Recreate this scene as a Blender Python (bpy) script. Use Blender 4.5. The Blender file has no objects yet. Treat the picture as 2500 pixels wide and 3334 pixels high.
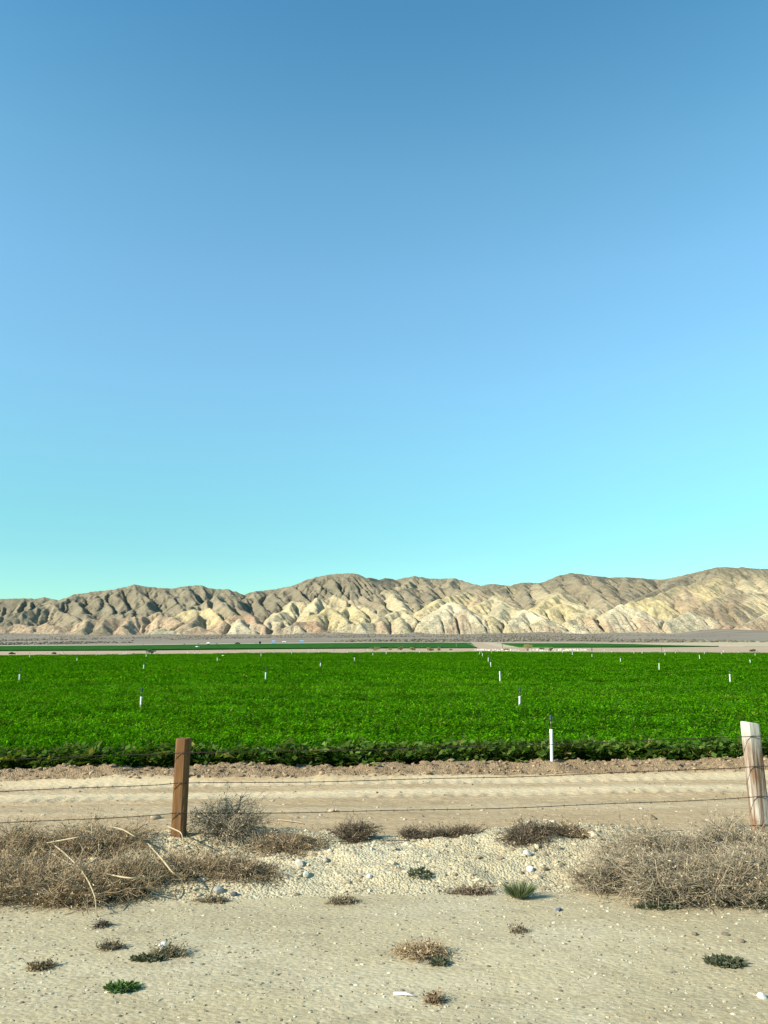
import bpy, math, random
import numpy as np
from mathutils import Vector, Matrix

SC = bpy.context.scene
COL = SC.collection
R = math.radians

# ------------------------------------------------------------------ camera
FPX, EYE, PITCH = 2518.0, 2.1, R(9.54)          # photo is 2500 x 3334 pixels
cam_d = bpy.data.cameras.new('camera')
cam_d.sensor_fit = 'VERTICAL'; cam_d.sensor_height = 36.0
cam_d.lens = FPX / 3334.0 * 36.0
cam_d.clip_start = 0.1; cam_d.clip_end = 60000
cam = bpy.data.objects.new('camera', cam_d); COL.objects.link(cam)
cam.location = (0, 0, EYE); cam.rotation_euler = (R(90) + PITCH, 0, 0)
SC.camera = cam

# ------------------------------------------------------------------ light
SUN_EL = R(30.0)
SX, SY = -0.88, -0.47                            # towards the sun (behind the camera, left)
w = bpy.data.worlds.new('World'); SC.world = w; w.use_nodes = True
nt = w.node_tree; nt.nodes.clear()
wo = nt.nodes.new('ShaderNodeOutputWorld'); bg = nt.nodes.new('ShaderNodeBackground')
sky = nt.nodes.new('ShaderNodeTexSky'); sky.sky_type = 'NISHITA'; sky.sun_disc = False
sky.sun_elevation = SUN_EL; sky.sun_rotation = math.atan2(SX, SY)
sky.altitude = 700; sky.air_density = 1.0; sky.dust_density = 0.3; sky.ozone_density = 1.6
tc = nt.nodes.new('ShaderNodeTexCoord'); sep = nt.nodes.new('ShaderNodeSeparateXYZ')
ramp = nt.nodes.new('ShaderNodeValToRGB'); mul = nt.nodes.new('ShaderNodeMix')
mul.data_type = 'RGBA'; mul.blend_type = 'MULTIPLY'; mul.inputs[0].default_value = 1.0
SKY_STOPS = [(0.0, (1, 1, 1)), (1.0, (1, 1, 1))]
SKY_STOPS = [(0.035, (0.384, 0.659, 0.601)), (0.1096, (0.416, 0.709, 0.628)), (0.1567, (0.468, 0.79, 0.673)), (0.2345, (0.606, 0.935, 0.809)), (0.3173, (0.735, 1.062, 0.958)), (0.4377, (0.809, 1.167, 1.07)), (0.5402, (0.722, 1.167, 1.053)), (0.6775, (0.479, 0.995, 0.998)), (1.0, (0.3, 0.66, 0.74))]
nt.links.new(tc.outputs['Generated'], sep.inputs[0]); nt.links.new(sep.outputs[2], ramp.inputs[0])
cr = ramp.color_ramp
while len(cr.elements) > 1: cr.elements.remove(cr.elements[-1])
for i, (p, c) in enumerate(SKY_STOPS):
    e = cr.elements[0] if i == 0 else cr.elements.new(p)
    e.position = p; e.color = (*c, 1)
nt.links.new(sky.outputs[0], mul.inputs[6]); nt.links.new(ramp.outputs[0], mul.inputs[7])
nt.links.new(mul.outputs[2], bg.inputs[0]); bg.inputs[1].default_value = 0.15
nt.links.new(bg.outputs[0], wo.inputs[0])
sd = bpy.data.lights.new('sun', 'SUN'); sd.energy = 5.0; sd.angle = R(0.53); sd.color = (1.0, 0.935, 0.80)
so = bpy.data.objects.new('sun', sd); COL.objects.link(so)
n_ = math.hypot(SX, SY)
so.rotation_euler = Vector((SX / n_ * math.cos(SUN_EL), SY / n_ * math.cos(SUN_EL), math.sin(SUN_EL))).to_track_quat('Z', 'Y').to_euler()
so.location = (-20, -12, 25)
vs = SC.view_settings
vs.view_transform = 'Standard'; vs.look = 'None'; vs.gamma = 1.0; vs.use_curve_mapping = False
vs.exposure = 0.7

# ------------------------------------------------------------------ helpers
def ray(px, py):
    u = (px - 1250.0) / FPX; v = -(py - 1667.0) / FPX
    return np.array([u, math.cos(PITCH) - v * math.sin(PITCH), math.sin(PITCH) + v * math.cos(PITCH)])
def at_Y(px, py, Y):
    d = ray(px, py); k = Y / d[1]
    return np.array([d[0] * k, Y, EYE + d[2] * k])
def at_z(px, py, z):
    d = ray(px, py); k = (z - EYE) / d[2]
    return np.array([d[0] * k, d[1] * k, z])

def sm(a, b, x):
    t = np.clip((x - a) / (b - a), 0, 1); return t * t * (3 - 2 * t)
_tabs = {}
def vnoise(x, y, seed=0):
    if seed not in _tabs: _tabs[seed] = np.random.RandomState(seed + 17).rand(256, 256)
    T = _tabs[seed]
    xi = np.floor(x).astype(np.int64); yi = np.floor(y).astype(np.int64)
    fx = x - xi; fy = y - yi
    fx = fx * fx * (3 - 2 * fx); fy = fy * fy * (3 - 2 * fy)
    a = T[xi & 255, yi & 255]; b = T[(xi + 1) & 255, yi & 255]
    c = T[xi & 255, (yi + 1) & 255]; d = T[(xi + 1) & 255, (yi + 1) & 255]
    return (a * (1 - fx) + b * fx) * (1 - fy) + (c * (1 - fx) + d * fx) * fy - 0.5
def fbm(x, y, seed=0, o=4, g=0.5):
    s = 0; a = 1.0; f = 1.0
    for i in range(o):
        s = s + a * vnoise(x * f + 13.7 * i, y * f - 7.1 * i, seed + i); a *= g; f *= 2.03
    return s

def np_mesh(name, V, F, smooth=False, col=None, colname='tint'):
    V = np.asarray(V, dtype=np.float32); F = np.asarray(F, dtype=np.int32)
    me = bpy.data.meshes.new(name); k = F.shape[1]
    me.vertices.add(len(V)); me.vertices.foreach_set('co', V.ravel())
    me.loops.add(F.size); me.loops.foreach_set('vertex_index', F.ravel())
    me.polygons.add(len(F)); me.polygons.foreach_set('loop_start', np.arange(len(F), dtype=np.int32) * k)
    if smooth: me.polygons.foreach_set('use_smooth', np.ones(len(F), dtype=bool))
    else: me.polygons.foreach_set('use_smooth', np.zeros(len(F), dtype=bool))
    me.update(calc_edges=True)
    if col is not None:
        at = me.attributes.new(colname, 'FLOAT_COLOR', 'POINT')
        c4 = np.ones((len(V), 4), dtype=np.float32); c4[:, :3] = col
        at.data.foreach_set('color', c4.ravel())
    return me
def link(name, me, mat, parent=None, label=None, cat=None, group=None, kind=None):
    o = bpy.data.objects.new(name, me)
    if mat is not None and me is not None and len(me.materials) == 0: me.materials.append(mat)
    COL.objects.link(o)
    if parent is not None: o.parent = parent
    tag(o, label, cat, group, kind)
    return o
def tag(o, label=None, cat=None, group=None, kind=None):
    if label: o['label'] = label
    if cat: o['category'] = cat
    if group: o['group'] = group
    if kind: o['kind'] = kind
    return o
def empty(name, loc, rz=0, **k):
    o = bpy.data.objects.new(name, None); COL.objects.link(o); o.location = tuple(loc); o.rotation_euler = (0, 0, rz)
    o.empty_display_size = 0.05
    return tag(o, **k)
def grid_faces(nu, nv):                           # verts indexed u*nv+v
    i = np.arange(nu - 1)[:, None] * nv + np.arange(nv - 1)[None, :]
    return np.stack([i, i + nv, i + nv + 1, i + 1], -1).reshape(-1, 4)
class MB:                                         # small mesh builder
    def __init__(s): s.v = []; s.f = []
    def box(s, c, d, bev=0.0, rot=None):
        x, y, z = [t / 2 for t in d]; b = min(bev, x * .9, y * .9, z * .9)
        pts = []
        if b <= 0:
            P = [(-x,-y,-z),(x,-y,-z),(x,y,-z),(-x,y,-z),(-x,-y,z),(x,-y,z),(x,y,z),(-x,y,z)]
            F = [(0,3,2,1),(4,5,6,7),(0,1,5,4),(1,2,6,5),(2,3,7,6),(3,0,4,7)]
        else:
            def ringz(xx, yy, zz): return [(-xx+b,-yy,zz),(xx-b,-yy,zz),(xx,-yy+b,zz),(xx,yy-b,zz),(xx-b,yy,zz),(-xx+b,yy,zz),(-xx,yy-b,zz),(-xx,-yy+b,zz)]
            P = ringz(x-b, y-b, -z) + ringz(x, y, -z+b) + ringz(x, y, z-b) + ringz(x-b, y-b, z)
            F = [tuple(range(7, -1, -1)), tuple(range(24, 32))]
            for r in range(3):
                for i in range(8): F.append((r*8+i, r*8+(i+1)%8, r*8+8+(i+1)%8, r*8+8+i))
        o = len(s.v); M = rot or Matrix.Identity(3)
        for p in P:
            q = M @ Vector(p); s.v.append((q.x+c[0], q.y+c[1], q.z+c[2]))
        s.f += [tuple(i+o for i in f) for f in F]; return s
    def lathe(s, prof, seg=12, base=(0,0,0), axis='z'):
        o = len(s.v)
        for (r, z) in prof:
            for k in range(seg):
                a = 2*math.pi*k/seg; p = (r*math.cos(a), r*math.sin(a), z)
                if axis == 'x': p = (p[2], p[0], p[1])
                if axis == 'y': p = (p[0], p[2], p[1])
                s.v.append((p[0]+base[0], p[1]+base[1], p[2]+base[2]))
        n = len(prof)
        for j in range(n-1):
            for k in range(seg): s.f.append((o+j*seg+k, o+j*seg+(k+1)%seg, o+(j+1)*seg+(k+1)%seg, o+(j+1)*seg+k))
        s.f.append(tuple(o+k for k in range(seg-1, -1, -1))); s.f.append(tuple(o+(n-1)*seg+k for k in range(seg)))
        return s
    def tube(s, pts, rad, seg=6):
        o = len(s.v); n = len(pts)
        for i, p in enumerate(pts):
            a = Vector(pts[max(i-1, 0)]); b = Vector(pts[min(i+1, n-1)]); t = (b-a).normalized()
            u = t.orthogonal().normalized() if i == 0 else (u - t*u.dot(t)).normalized()
            v = t.cross(u); r = rad[i] if isinstance(rad, (list, tuple)) else rad
            for k in range(seg):
                q = Vector(p) + (u*math.cos(2*math.pi*k/seg) + v*math.sin(2*math.pi*k/seg))*r
                s.v.append(tuple(q))
        for j in range(n-1):
            for k in range(seg): s.f.append((o+j*seg+k, o+j*seg+(k+1)%seg, o+(j+1)*seg+(k+1)%seg, o+(j+1)*seg+k))
        s.f.append(tuple(o+k for k in range(seg-1, -1, -1))); s.f.append(tuple(o+(n-1)*seg+k for k in range(seg)))
        return s
    def mesh(s, name, smooth=False):
        me = bpy.data.meshes.new(name); me.from_pydata(s.v, [], s.f); me.update()
        if smooth: me.polygons.foreach_set('use_smooth', [len(p.vertices) <= 4 for p in me.polygons])
        return me
    def build(s, name, mat, parent=None, smooth=False, **k): return link(name, s.mesh(name, smooth), mat, parent, **k)

# ------------------------------------------------------------------ materials
SK = 0.075
class NT:
    def __init__(s, name):
        s.m = bpy.data.materials.new(name); s.m.use_nodes = True; s.t = s.m.node_tree
        s.b = s.t.nodes['Principled BSDF']; s.out = s.t.nodes['Material Output']
        s.b.inputs['Specular IOR Level'].default_value = 0.25
    def n(s, typ, **kw):
        x = s.t.nodes.new(typ)
        for k, v in kw.items(): setattr(x, k, v)
        return x
    def l(s, a, b): s.t.links.new(a, b)
    def pos(s):
        return s.n('ShaderNodeNewGeometry').outputs['Position']
    def obj(s): return s.n('ShaderNodeTexCoord').outputs['Object']
    def mapping(s, vec, scale):
        m = s.n('ShaderNodeMapping'); m.inputs['Scale'].default_value = scale; s.l(vec, m.inputs[0]); return m.outputs[0]
    def noise(s, vec, scale, detail=4, rough=0.55):
        x = s.n('ShaderNodeTexNoise'); x.inputs['Scale'].default_value = scale; x.inputs['Detail'].default_value = detail
        x.inputs['Roughness'].default_value = rough
        if vec is not None: s.l(vec, x.inputs['Vector'])
        return x.outputs['Fac']
    def voro(s, vec, scale, feature='F1'):
        x = s.n('ShaderNodeTexVoronoi'); x.feature = feature; x.inputs['Scale'].default_value = scale; s.l(vec, x.inputs['Vector']); return x
    def ramp(s, fac, stops, interp='LINEAR'):
        x = s.n('ShaderNodeValToRGB'); x.color_ramp.interpolation = interp; c = x.color_ramp
        for i, (p, col) in enumerate(stops):
            e = c.elements[i] if i < 2 else c.elements.new(p)
            e.position = p; e.color = (*col, 1) if len(col) == 3 else col
        s.l(fac, x.inputs[0]); return x.outputs[0]
    def mix(s, fac, a, b, mode='MIX'):
        x = s.n('ShaderNodeMix'); x.data_type = 'RGBA'; x.blend_type = mode
        for val, inp in ((fac, 0), (a, 6), (b, 7)):
            if isinstance(val, (int, float)): x.inputs[inp].default_value = val
            elif isinstance(val, tuple): x.inputs[inp].default_value = (*val, 1)
            else: s.l(val, x.inputs[inp])
        return x.outputs[2]
    def math(s, op, a, b=0.0):
        x = s.n('ShaderNodeMath'); x.operation = op
        for val, i in ((a, 0), (b, 1)):
            if isinstance(val, (int, float)): x.inputs[i].default_value = val
            else: s.l(val, x.inputs[i])
        return x.outputs[0]
    def attr(s, name):
        x = s.n('ShaderNodeAttribute'); x.attribute_name = name; return x.outputs['Color']
    def bump(s, h, dist, strength=1.0):
        x = s.n('ShaderNodeBump'); x.inputs['Distance'].default_value = dist; x.inputs['Strength'].default_value = strength
        s.l(h, x.inputs['Height']); s.l(x.outputs[0], s.b.inputs['Normal'])
    def fin(s, col, rough=0.9):
        if isinstance(col, tuple): s.b.inputs['Base Color'].default_value = (*col, 1)
        else: s.l(col, s.b.inputs['Base Color'])
        s.b.inputs['Roughness'].default_value = rough
        return s.m
G = lambda v: (v, v, v)

def soil_mat(name, c0, c1, cpale, cdark, pale=0.5, speck=0.5, scale=1.0, stretch=(1, 1, 1), bmp=0.8, bands=None):
    m = NT(name); p = m.mapping(m.pos(), stretch)
    c0, c1, cpale, cdark = [tuple(0.8 * q for q in c_) for c_ in (c0, c1, cpale, cdark)]
    big = m.noise(p, 0.55 * scale, 5, 0.6)
    col = m.ramp(big, [(0.3, c0), (0.7, c1)])
    pl = m.ramp(m.noise(p, 1.3 * scale, 6, 0.65), [(0.48, G(0)), (0.68, G(pale))])
    col = m.mix(pl, col, cpale)
    fine = m.noise(p, 60 * scale, 5, 0.7)
    col = m.mix(0.55, col, m.ramp(fine, [(0.2, G(0.45)), (0.8, G(1.5))]), 'MULTIPLY')
    sp = m.ramp(m.noise(p, 26 * scale, 3, 0.6), [(0.58, G(0)), (0.68, G(speck))])
    cl_ = m.ramp(m.noise(p, 0.9 * scale, 5, 0.6), [(0.38, G(0.25)), (0.62, G(1))])
    col = m.mix(m.math('MULTIPLY', sp, cl_), col, cdark)
    col = m.mix(m.ramp(m.noise(p, 4.5 * scale, 6, 0.7), [(0.50, G(0)), (0.72, G(0.40))]), col, cdark)
    v = m.voro(p, 45 * scale)
    grains = m.ramp(v.outputs['Color'], [(0.80, G(0)), (0.9, G(0.5))])
    col = m.mix(grains, col, cpale)
    h = m.math('ADD', m.noise(p, 22 * scale, 6, 0.65), m.math('MULTIPLY', v.outputs['Distance'], -0.6))
    if bands:
        sx_ = m.n('ShaderNodeSeparateXYZ'); m.l(m.pos(), sx_.inputs[0])
        vv = m.math('SUBTRACT', sx_.outputs[1], m.math('MULTIPLY', sx_.outputs[0], SK))
        vv = m.math('ADD', vv, m.math('MULTIPLY', m.math('SUBTRACT', m.noise(m.mapping(m.pos(), (0.35, 2.5, 1)), 1.0, 5, 0.6), 0.5), 0.55))
        msk = None
        for cv, hw, am in bands:
            q = m.math('MULTIPLY', m.math('SUBTRACT', 1.0, m.math('DIVIDE', m.math('ABSOLUTE', m.math('SUBTRACT', vv, cv)), hw)), am * 1.6)
            msk = q if msk is None else m.math('MAXIMUM', msk, q)
        mr = m.n('ShaderNodeClamp'); m.l(msk, mr.inputs[0]); mr.inputs[2].default_value = 0.85
        col = m.mix(mr.outputs[0], col, m.mix(0.45, cpale, m.ramp(fine, [(0.2, G(0.6)), (0.8, G(1.3))]), 'MULTIPLY'))
    m.bump(h, 0.03 / scale, bmp)
    return m.fin(col, 0.95)

M = {}
M['shoulder'] = soil_mat('gravel_shoulder', (0.445, 0.355, 0.20), (0.62, 0.52, 0.315), (0.68, 0.60, 0.41), (0.24, 0.195, 0.125), 0.5, 0.45, 1.0, (0.6, 1, 1), 0.3)
M['bank'] = soil_mat('loose_bank', (0.60, 0.49, 0.285), (0.72, 0.61, 0.385), (0.80, 0.71, 0.48), (0.25, 0.195, 0.125), 0.6, 0.7)
M['track'] = soil_mat('dirt_track', (0.47, 0.335, 0.18), (0.54, 0.395, 0.22), (0.66, 0.535, 0.335), (0.2, 0.15, 0.09), 0.3, 0.3, 0.8, (0.3, 1.2, 1), 0.5, [(12.55, 0.28, 0.9), (11.75, 0.32, 0.9), (10.6, 0.25, 0.3)])
M['ridge'] = soil_mat('turned_soil', (0.32, 0.215, 0.115), (0.40, 0.275, 0.155), (0.48, 0.36, 0.215), (0.13, 0.095, 0.055), 0.4, 0.6, 1.0)

def tint_mat(name, rough=0.85, trans=0.0, tcol=(1, 1, 1), noise=0.0, nscale=20, spec=0.25, drift=False):
    m = NT(name); c = m.attr('tint')
    if drift:      # the stand itself grows unevenly: paler, yellower drifts and deeper green ones
        p_ = m.pos()
        c = m.mix(0.8, c, m.ramp(m.noise(m.mapping(p_, (0.10, 0.22, 0.1)), 1.0, 6, 0.65), [(0.32, (0.62, 0.74, 0.7)), (0.5, (1, 1, 1)), (0.68, (1.55, 1.25, 1.0))]), 'MULTIPLY')
        c = m.mix(0.6, c, m.ramp(m.noise(m.mapping(p_, (1.1, 2.0, 1)), 1.0, 3, 0.6), [(0.3, G(0.55)), (0.7, G(1.4))]), 'MULTIPLY')
    if noise: c = m.mix(noise, c, m.ramp(m.noise(m.pos(), nscale, 4), [(0.25, G(0.5)), (0.75, G(1.5))]), 'MULTIPLY')
    m.fin(c, rough); m.b.inputs['Specular IOR Level'].default_value = spec
    if trans:
        tr = m.n('ShaderNodeBsdfTranslucent'); mx = m.n('ShaderNodeMixShader'); mx.inputs[0].default_value = trans
        m.l(m.mix(1.0, c, tcol, 'MULTIPLY'), tr.inputs[0])
        m.l(m.b.outputs[0], mx.inputs[1]); m.l(tr.outputs[0], mx.inputs[2]); m.l(mx.outputs[0], m.out.inputs[0])
    return m.m
M['leaf'] = tint_mat('crop_leaf', 0.7, 0.35, (1.5, 1.5, 0.4), spec=0.0, drift=True)
M['twig'] = tint_mat('dry_twig', 0.9)
M['weed'] = tint_mat('weed_leaf', 0.7, 0.25, (1.4, 1.4, 0.7))
M['stone'] = tint_mat('stone', 0.85, 0, noise=0.5, nscale=40)
M['scrub'] = tint_mat('scrub', 0.95)

def plain(name, col, rough=0.6, metal=0.0, var=0.12, nscale=6):
    m = NT(name); c = m.mix(1.0, col, m.ramp(m.noise(m.obj(), nscale, 5), [(0.25, G(1 - var * 2)), (0.75, G(1 + var))]), 'MULTIPLY')
    m.fin(c, rough); m.b.inputs['Metallic'].default_value = metal; return m.m
M['pvc'] = plain('white_plastic_pipe', (0.80, 0.80, 0.76), 0.45, var=0.06)
M['head'] = plain('dark_blue_grey_plastic', (0.035, 0.055, 0.065), 0.4)
M['wire'] = plain('rusty_wire', (0.045, 0.03, 0.022), 0.7, 0.3)
M['brass'] = plain('dull_brass', (0.18, 0.17, 0.12), 0.45, 0.5)
M['blue'] = plain('blue_plastic', (0.06, 0.24, 0.55), 0.5)
M['alu'] = plain('dull_aluminium', (0.30, 0.33, 0.24), 0.7)
M['bluedoor'] = plain('light_blue_plastic', (0.10, 0.33, 0.62), 0.5)
M['white'] = plain('white_paint', (0.78, 0.78, 0.76), 0.5)
M['darkpaint'] = plain('dark_paint', (0.03, 0.032, 0.035), 0.35)
M['rubber'] = plain('black_rubber', (0.02, 0.02, 0.02), 0.9)
M['glass'] = plain('dark_glass', (0.02, 0.025, 0.03), 0.1)
M['steel'] = plain('dull_steel', (0.22, 0.22, 0.22), 0.5, 0.6)
M['staple'] = plain('staple_steel', (0.25, 0.25, 0.24), 0.4, 0.8)
M['oldpost'] = plain('dark_weathered_post', (0.04, 0.033, 0.022), 0.9)

def wood(name, brown, dark, grey, pale_lo, pale_hi, grey_amt):
    m = NT(name); o = m.obj(); p = m.mapping(o, (34, 34, 2.2))
    g = m.noise(p, 1.0, 6, 0.65)
    c = m.ramp(g, [(0.28, dark), (0.62, brown)])
    # weathered grey: at the sawn top and in patches along the post
    z = m.n('ShaderNodeSeparateXYZ'); m.l(o, z.inputs[0])
    wx = m.math('ADD', z.outputs[2], m.math('MULTIPLY', m.math('SUBTRACT', m.noise(m.mapping(o, (25, 25, 3)), 1.0, 4), 0.5), 0.28))
    top = m.n('ShaderNodeMapRange'); top.inputs[1].default_value = pale_lo; top.inputs[2].default_value = pale_hi; m.l(wx, top.inputs[0])
    patch = m.ramp(m.noise(m.mapping(o, (16, 16, 1.6)), 1.0, 4), [(0.46, G(0)), (0.62, G(grey_amt))])
    c = m.mix(m.math('MAXIMUM', top.outputs[0], patch), c, grey)
    crack = m.ramp(m.noise(m.mapping(o, (60, 60, 1.4)), 1.0, 3), [(0.30, G(0.45)), (0.42, G(1))])
    c = m.mix(1.0, c, crack, 'MULTIPLY')
    m.bump(g, 0.006, 0.8)
    return m.fin(c, 0.9)
M['post_brown'] = wood('brown_post_timber', (0.17, 0.082, 0.028), (0.085, 0.04, 0.014), (0.42, 0.36, 0.27), 1.16, 1.30, 0.06)
M['post_grey'] = wood('weathered_post_timber', (0.24, 0.14, 0.08), (0.13, 0.07, 0.035), (0.52, 0.48, 0.40), 1.0, 1.25, 0.85)

# ------------------------------------------------------------------ terrain function
PV = [-400, 5.4, 6.1, 6.55, 7.2, 7.75, 8.05, 8.35, 8.8, 9.6, 12.6, 12.95, 13.2, 13.4, 13.75, 16]
PH = [0.22, 0.20, 0.17, 0.14, 0.20, 0.245, 0.25, 0.16, -0.03, -0.06, -0.05, 0.04, 0.09, 0.07, 0.0, 0.0]
FY = [-400, 150, 300, 620, 1000, 1600, 2400, 3000, 20000]
FZ = [0, 0, 0.15, 1.36, 5.0, 13.0, 26.0, 34.0, 34.0]
def terr(x, y):
    x = np.asarray(x, float); y = np.asarray(y, float)
    v = y - SK * np.clip(x, -20, 20)
    h = np.interp(v, PV, PH)
    # relief of each band
    bank = sm(6.3, 6.9, v) * (1 - sm(8.3, 8.7, v))
    sh = 1 - sm(6.2, 6.7, v)
    rid = sm(12.65, 12.95, v) * (1 - sm(13.5, 13.9, v))
    trk = sm(8.7, 9.0, v) * (1 - sm(12.65, 12.9, v))
    near = (v < 16) & (np.abs(x) < 30)
    r = 0.0
    r = r + bank * (0.17 * fbm(x * 0.7, v * 1.1, 3, 3) + 0.05 * fbm(x * 4, v * 5, 5, 4, 0.6))
    r = r + sh * (0.03 * fbm(x * 0.5, v * 0.9, 9, 3) + 0.006 * fbm(x * 2.2, v * 4, 11, 3, 0.5))
    r = r + rid * (0.10 * fbm(x * 1.4, v * 2.5, 14, 3) + 0.09 * np.abs(fbm(x * 6, v * 9, 15, 3, 0.6)))
    tr = trk * (0.02 * fbm(x * 0.5, v * 3, 18, 3) + 0.010 * fbm(x * 5, v * 9, 19, 3, 0.6))
    for tv, wd, dp in ((11.55, 0.22, 0.03), (12.5, 0.22, 0.03)):
        wob = 0.06 * fbm(x * 0.3, v * 0 + tv, 21, 2)
        q = np.abs(v - tv - wob) / wd
        rut = np.clip(1 - q, 0, 1) ** 0.5
        lug = (np.sin(x * 2 * math.pi / 0.24 + 3 * np.sign(v - tv - wob)) > 0.15) * np.clip(1 - q, 0, 1) * (0.5 + vnoise(x * 1.5, v * 0 + tv, 23))
        tr = tr + trk * (-dp * rut + 0.035 * lug + 0.02 * np.exp(-((q - 1.25) / 0.25) ** 2))
    r = r + tr
    h = h + np.where(near, r, 0)
    f = np.interp(y, FY, FZ)
    tilt = 0.0105 * np.minimum(x, 0) * sm(200, 700, y) * np.where(y > 700, 1.0, 1.0)
    tilt = np.clip(tilt, -16, 0)
    rough = sm(700, 2000, y) * (1.6 + 4.5 * sm(1900, 2350, y)) * fbm(x / 120, y / 160, 31, 3)
    apron = 26.0 * np.clip(fbm(x / 170, y / 900, 37, 3) + 0.10, 0, 1) * sm(2060, 2520, y)      # outwash cones below the gullies
    return h + f + tilt + rough + apron
def tz(x, y): return float(terr(x, y))
def hit(px, py, dz=0.0):
    d = ray(px, py); lo = 2.0
    ks = np.arange(3, 40, 0.02) if py > 2320 else np.geomspace(12, 5000, 2200)
    P = d[None, :] * ks[:, None]
    g = terr(P[:, 0], P[:, 1]) + dz
    below = np.where(EYE + P[:, 2] < g)[0]
    if len(below) == 0: return None
    i = below[0]; a = EYE + P[i - 1, 2] - g[i - 1]; b = EYE + P[i, 2] - g[i]
    t = a / (a - b); k = ks[i - 1] + t * (ks[i] - ks[i - 1])
    return np.array([d[0] * k, d[1] * k, EYE + d[2] * k])

# ------------------------------------------------------------------ ground sheets (one seamless grid, split by band)
def grow(a, step, lim, ratio, cap):
    out = []; x = a; s = step
    while x < lim:
        s = min(s * ratio, cap(x)); x += s; out.append(x)
    return out
gx = list(np.arange(-8.25, 8.2501, 0.055)); ex = grow(8.25, 0.055, 16000, 1.16, lambda x: 2000)
gx = np.array([-t for t in ex[::-1]] + gx + ex)
gv = list(np.arange(3.7, 14.0001, 0.03))
bk = [3.7 - t for t in grow(0, 0.04, 300, 1.3, lambda x: 60)][::-1]
fw = grow(gv[-1], 0.05, 26000, 1.13, lambda x: 12 if x < 1000 else (40 if x < 3000 else 3000))
gv = np.array(bk + gv + fw)
GX, GV = np.meshgrid(gx, gv, indexing='ij')
GY = GV + SK * np.clip(GX, -20, 20)
GZ = terr(GX, GY)
Vg = np.stack([GX, GY, GZ], -1).reshape(-1, 3)
Fg = grid_faces(len(gx), len(gv))
fc = Vg[Fg].mean(1); fv = fc[:, 1] - SK * np.clip(fc[:, 0], -20, 20)
wob = 0.10 * fbm(fc[:, 0] * 0.8, fc[:, 0] * 0 + 3, 41, 4)
zone = np.digitize(fv + wob, [6.45, 8.65, 12.82, 13.8])
def submesh(name, mask):
    f = Fg[mask]; u, inv = np.unique(f, return_inverse=True)
    return np_mesh(name, Vg[u], inv.reshape(-1, 4), smooth=True)
gm = NT('dry_ground'); p = gm.pos()
yy = gm.n('ShaderNodeSeparateXYZ'); gm.l(p, yy.inputs[0])
base = gm.ramp(gm.noise(gm.mapping(p, (0.02, 0.06, 0.02)), 1.0, 6, 0.6), [(0.3, (0.39, 0.275, 0.175)), (0.7, (0.45, 0.32, 0.21))])
fan = gm.ramp(gm.noise(gm.mapping(p, (0.006, 0.010, 0.01)), 1.0, 7, 0.65), [(0.32, (0.17, 0.135, 0.095)), (0.5, (0.235, 0.19, 0.135)), (0.68, (0.29, 0.235, 0.165))])
fr = gm.n('ShaderNodeMapRange'); fr.inputs[1].default_value = 560; fr.inputs[2].default_value = 760; gm.l(yy.outputs[1], fr.inputs[0])
gcol = gm.mix(fr.outputs[0], base, fan)
gcol = gm.mix(0.5, gcol, gm.ramp(gm.noise(p, 1.5, 5, 0.7), [(0.2, G(0.6)), (0.8, G(1.3))]), 'MULTIPLY')
gm.bump(gm.noise(p, 0.8, 6, 0.7), 0.15, 0.6)
M['ground'] = gm.fin(gcol, 0.95)
for i, (nm, mt) in enumerate([('road_shoulder', 'shoulder'), ('roadside_bank', 'bank'), ('dirt_track', 'track'), ('soil_ridge', 'ridge'), ('ground', 'ground')]):
    link(nm, submesh(nm, zone == i), M[mt], kind='structure')

# ------------------------------------------------------------------ hills
OL, TAN, CRM, YEL, PNK, RED, WHT, GRN, BRN = [np.array(c) for c in (
    (0.25, 0.21, 0.135), (0.33, 0.265, 0.165), (0.60, 0.49, 0.285), (0.60, 0.475, 0.235), (0.52, 0.355, 0.22),
    (0.46, 0.26, 0.16), (0.66, 0.56, 0.36), (0.54, 0.48, 0.30), (0.33, 0.245, 0.15))]
SKYL = [(-250,1945),(0,1951),(33,1949.6),(86,1948.7),(114,1949.6),(145,1945),(169,1949.6),(190,1955.6),(211,1947),(250,1934),(271,1933),(301,1927),(362,1921),(398,1913),(437,1904.4),(452,1906),(473,1910),(500,1913),(530,1915),(560,1917),(590,1911.3),(635,1906.5),(657,1907.4),(675,1913.4),(705,1919),(741,1919),(762,1925.5),(780,1932),(798,1937),(816,1929),(834,1926),(892,1919.5),(952,1907.4),(982,1895),(1000,1887),(1030,1879),(1075,1870.6),(1135,1867),(1160,1867.6),(1181,1878.8),(1196,1881),(1217,1882.7),(1230,1888.7),(1253,1882.4),(1271,1884),(1286,1888),(1325,1880),(1350,1876.4),(1371,1879.7),(1401,1884),(1428,1885),(1479,1883),(1500,1889),(1530,1898.4),(1566,1908),(1590,1903),(1611,1901.7),(1645,1906.8),(1663,1907.4),(1693,1898.4),(1717,1896.6),(1741,1899),(1759,1897.8),(1780,1890.8),(1819,1874),(1856,1866.7),(1892,1869),(1928,1875),(1964,1878),(1982,1881),(2000,1880.3),(2036,1879.4),(2090,1882.7),(2127,1886.3),(2157,1887),(2181,1882.7),(2211,1875.8),(2256,1865.8),(2295,1856),(2331,1847.7),(2362,1846.5),(2398,1849.5),(2416,1846.5),(2440,1851),(2500,1852.5),(2750,1860)]
SKY_D = [(-250,3900),(175,3900),(205,3420),(780,3350),(820,3420),(1180,3330),(1235,3600),(1290,3750),(1500,3720),(1560,3450),(1700,3380),(2000,3500),(2130,3600),(2300,3420),(2750,3450)]
sd_x, sd_y = zip(*SKY_D)
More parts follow.
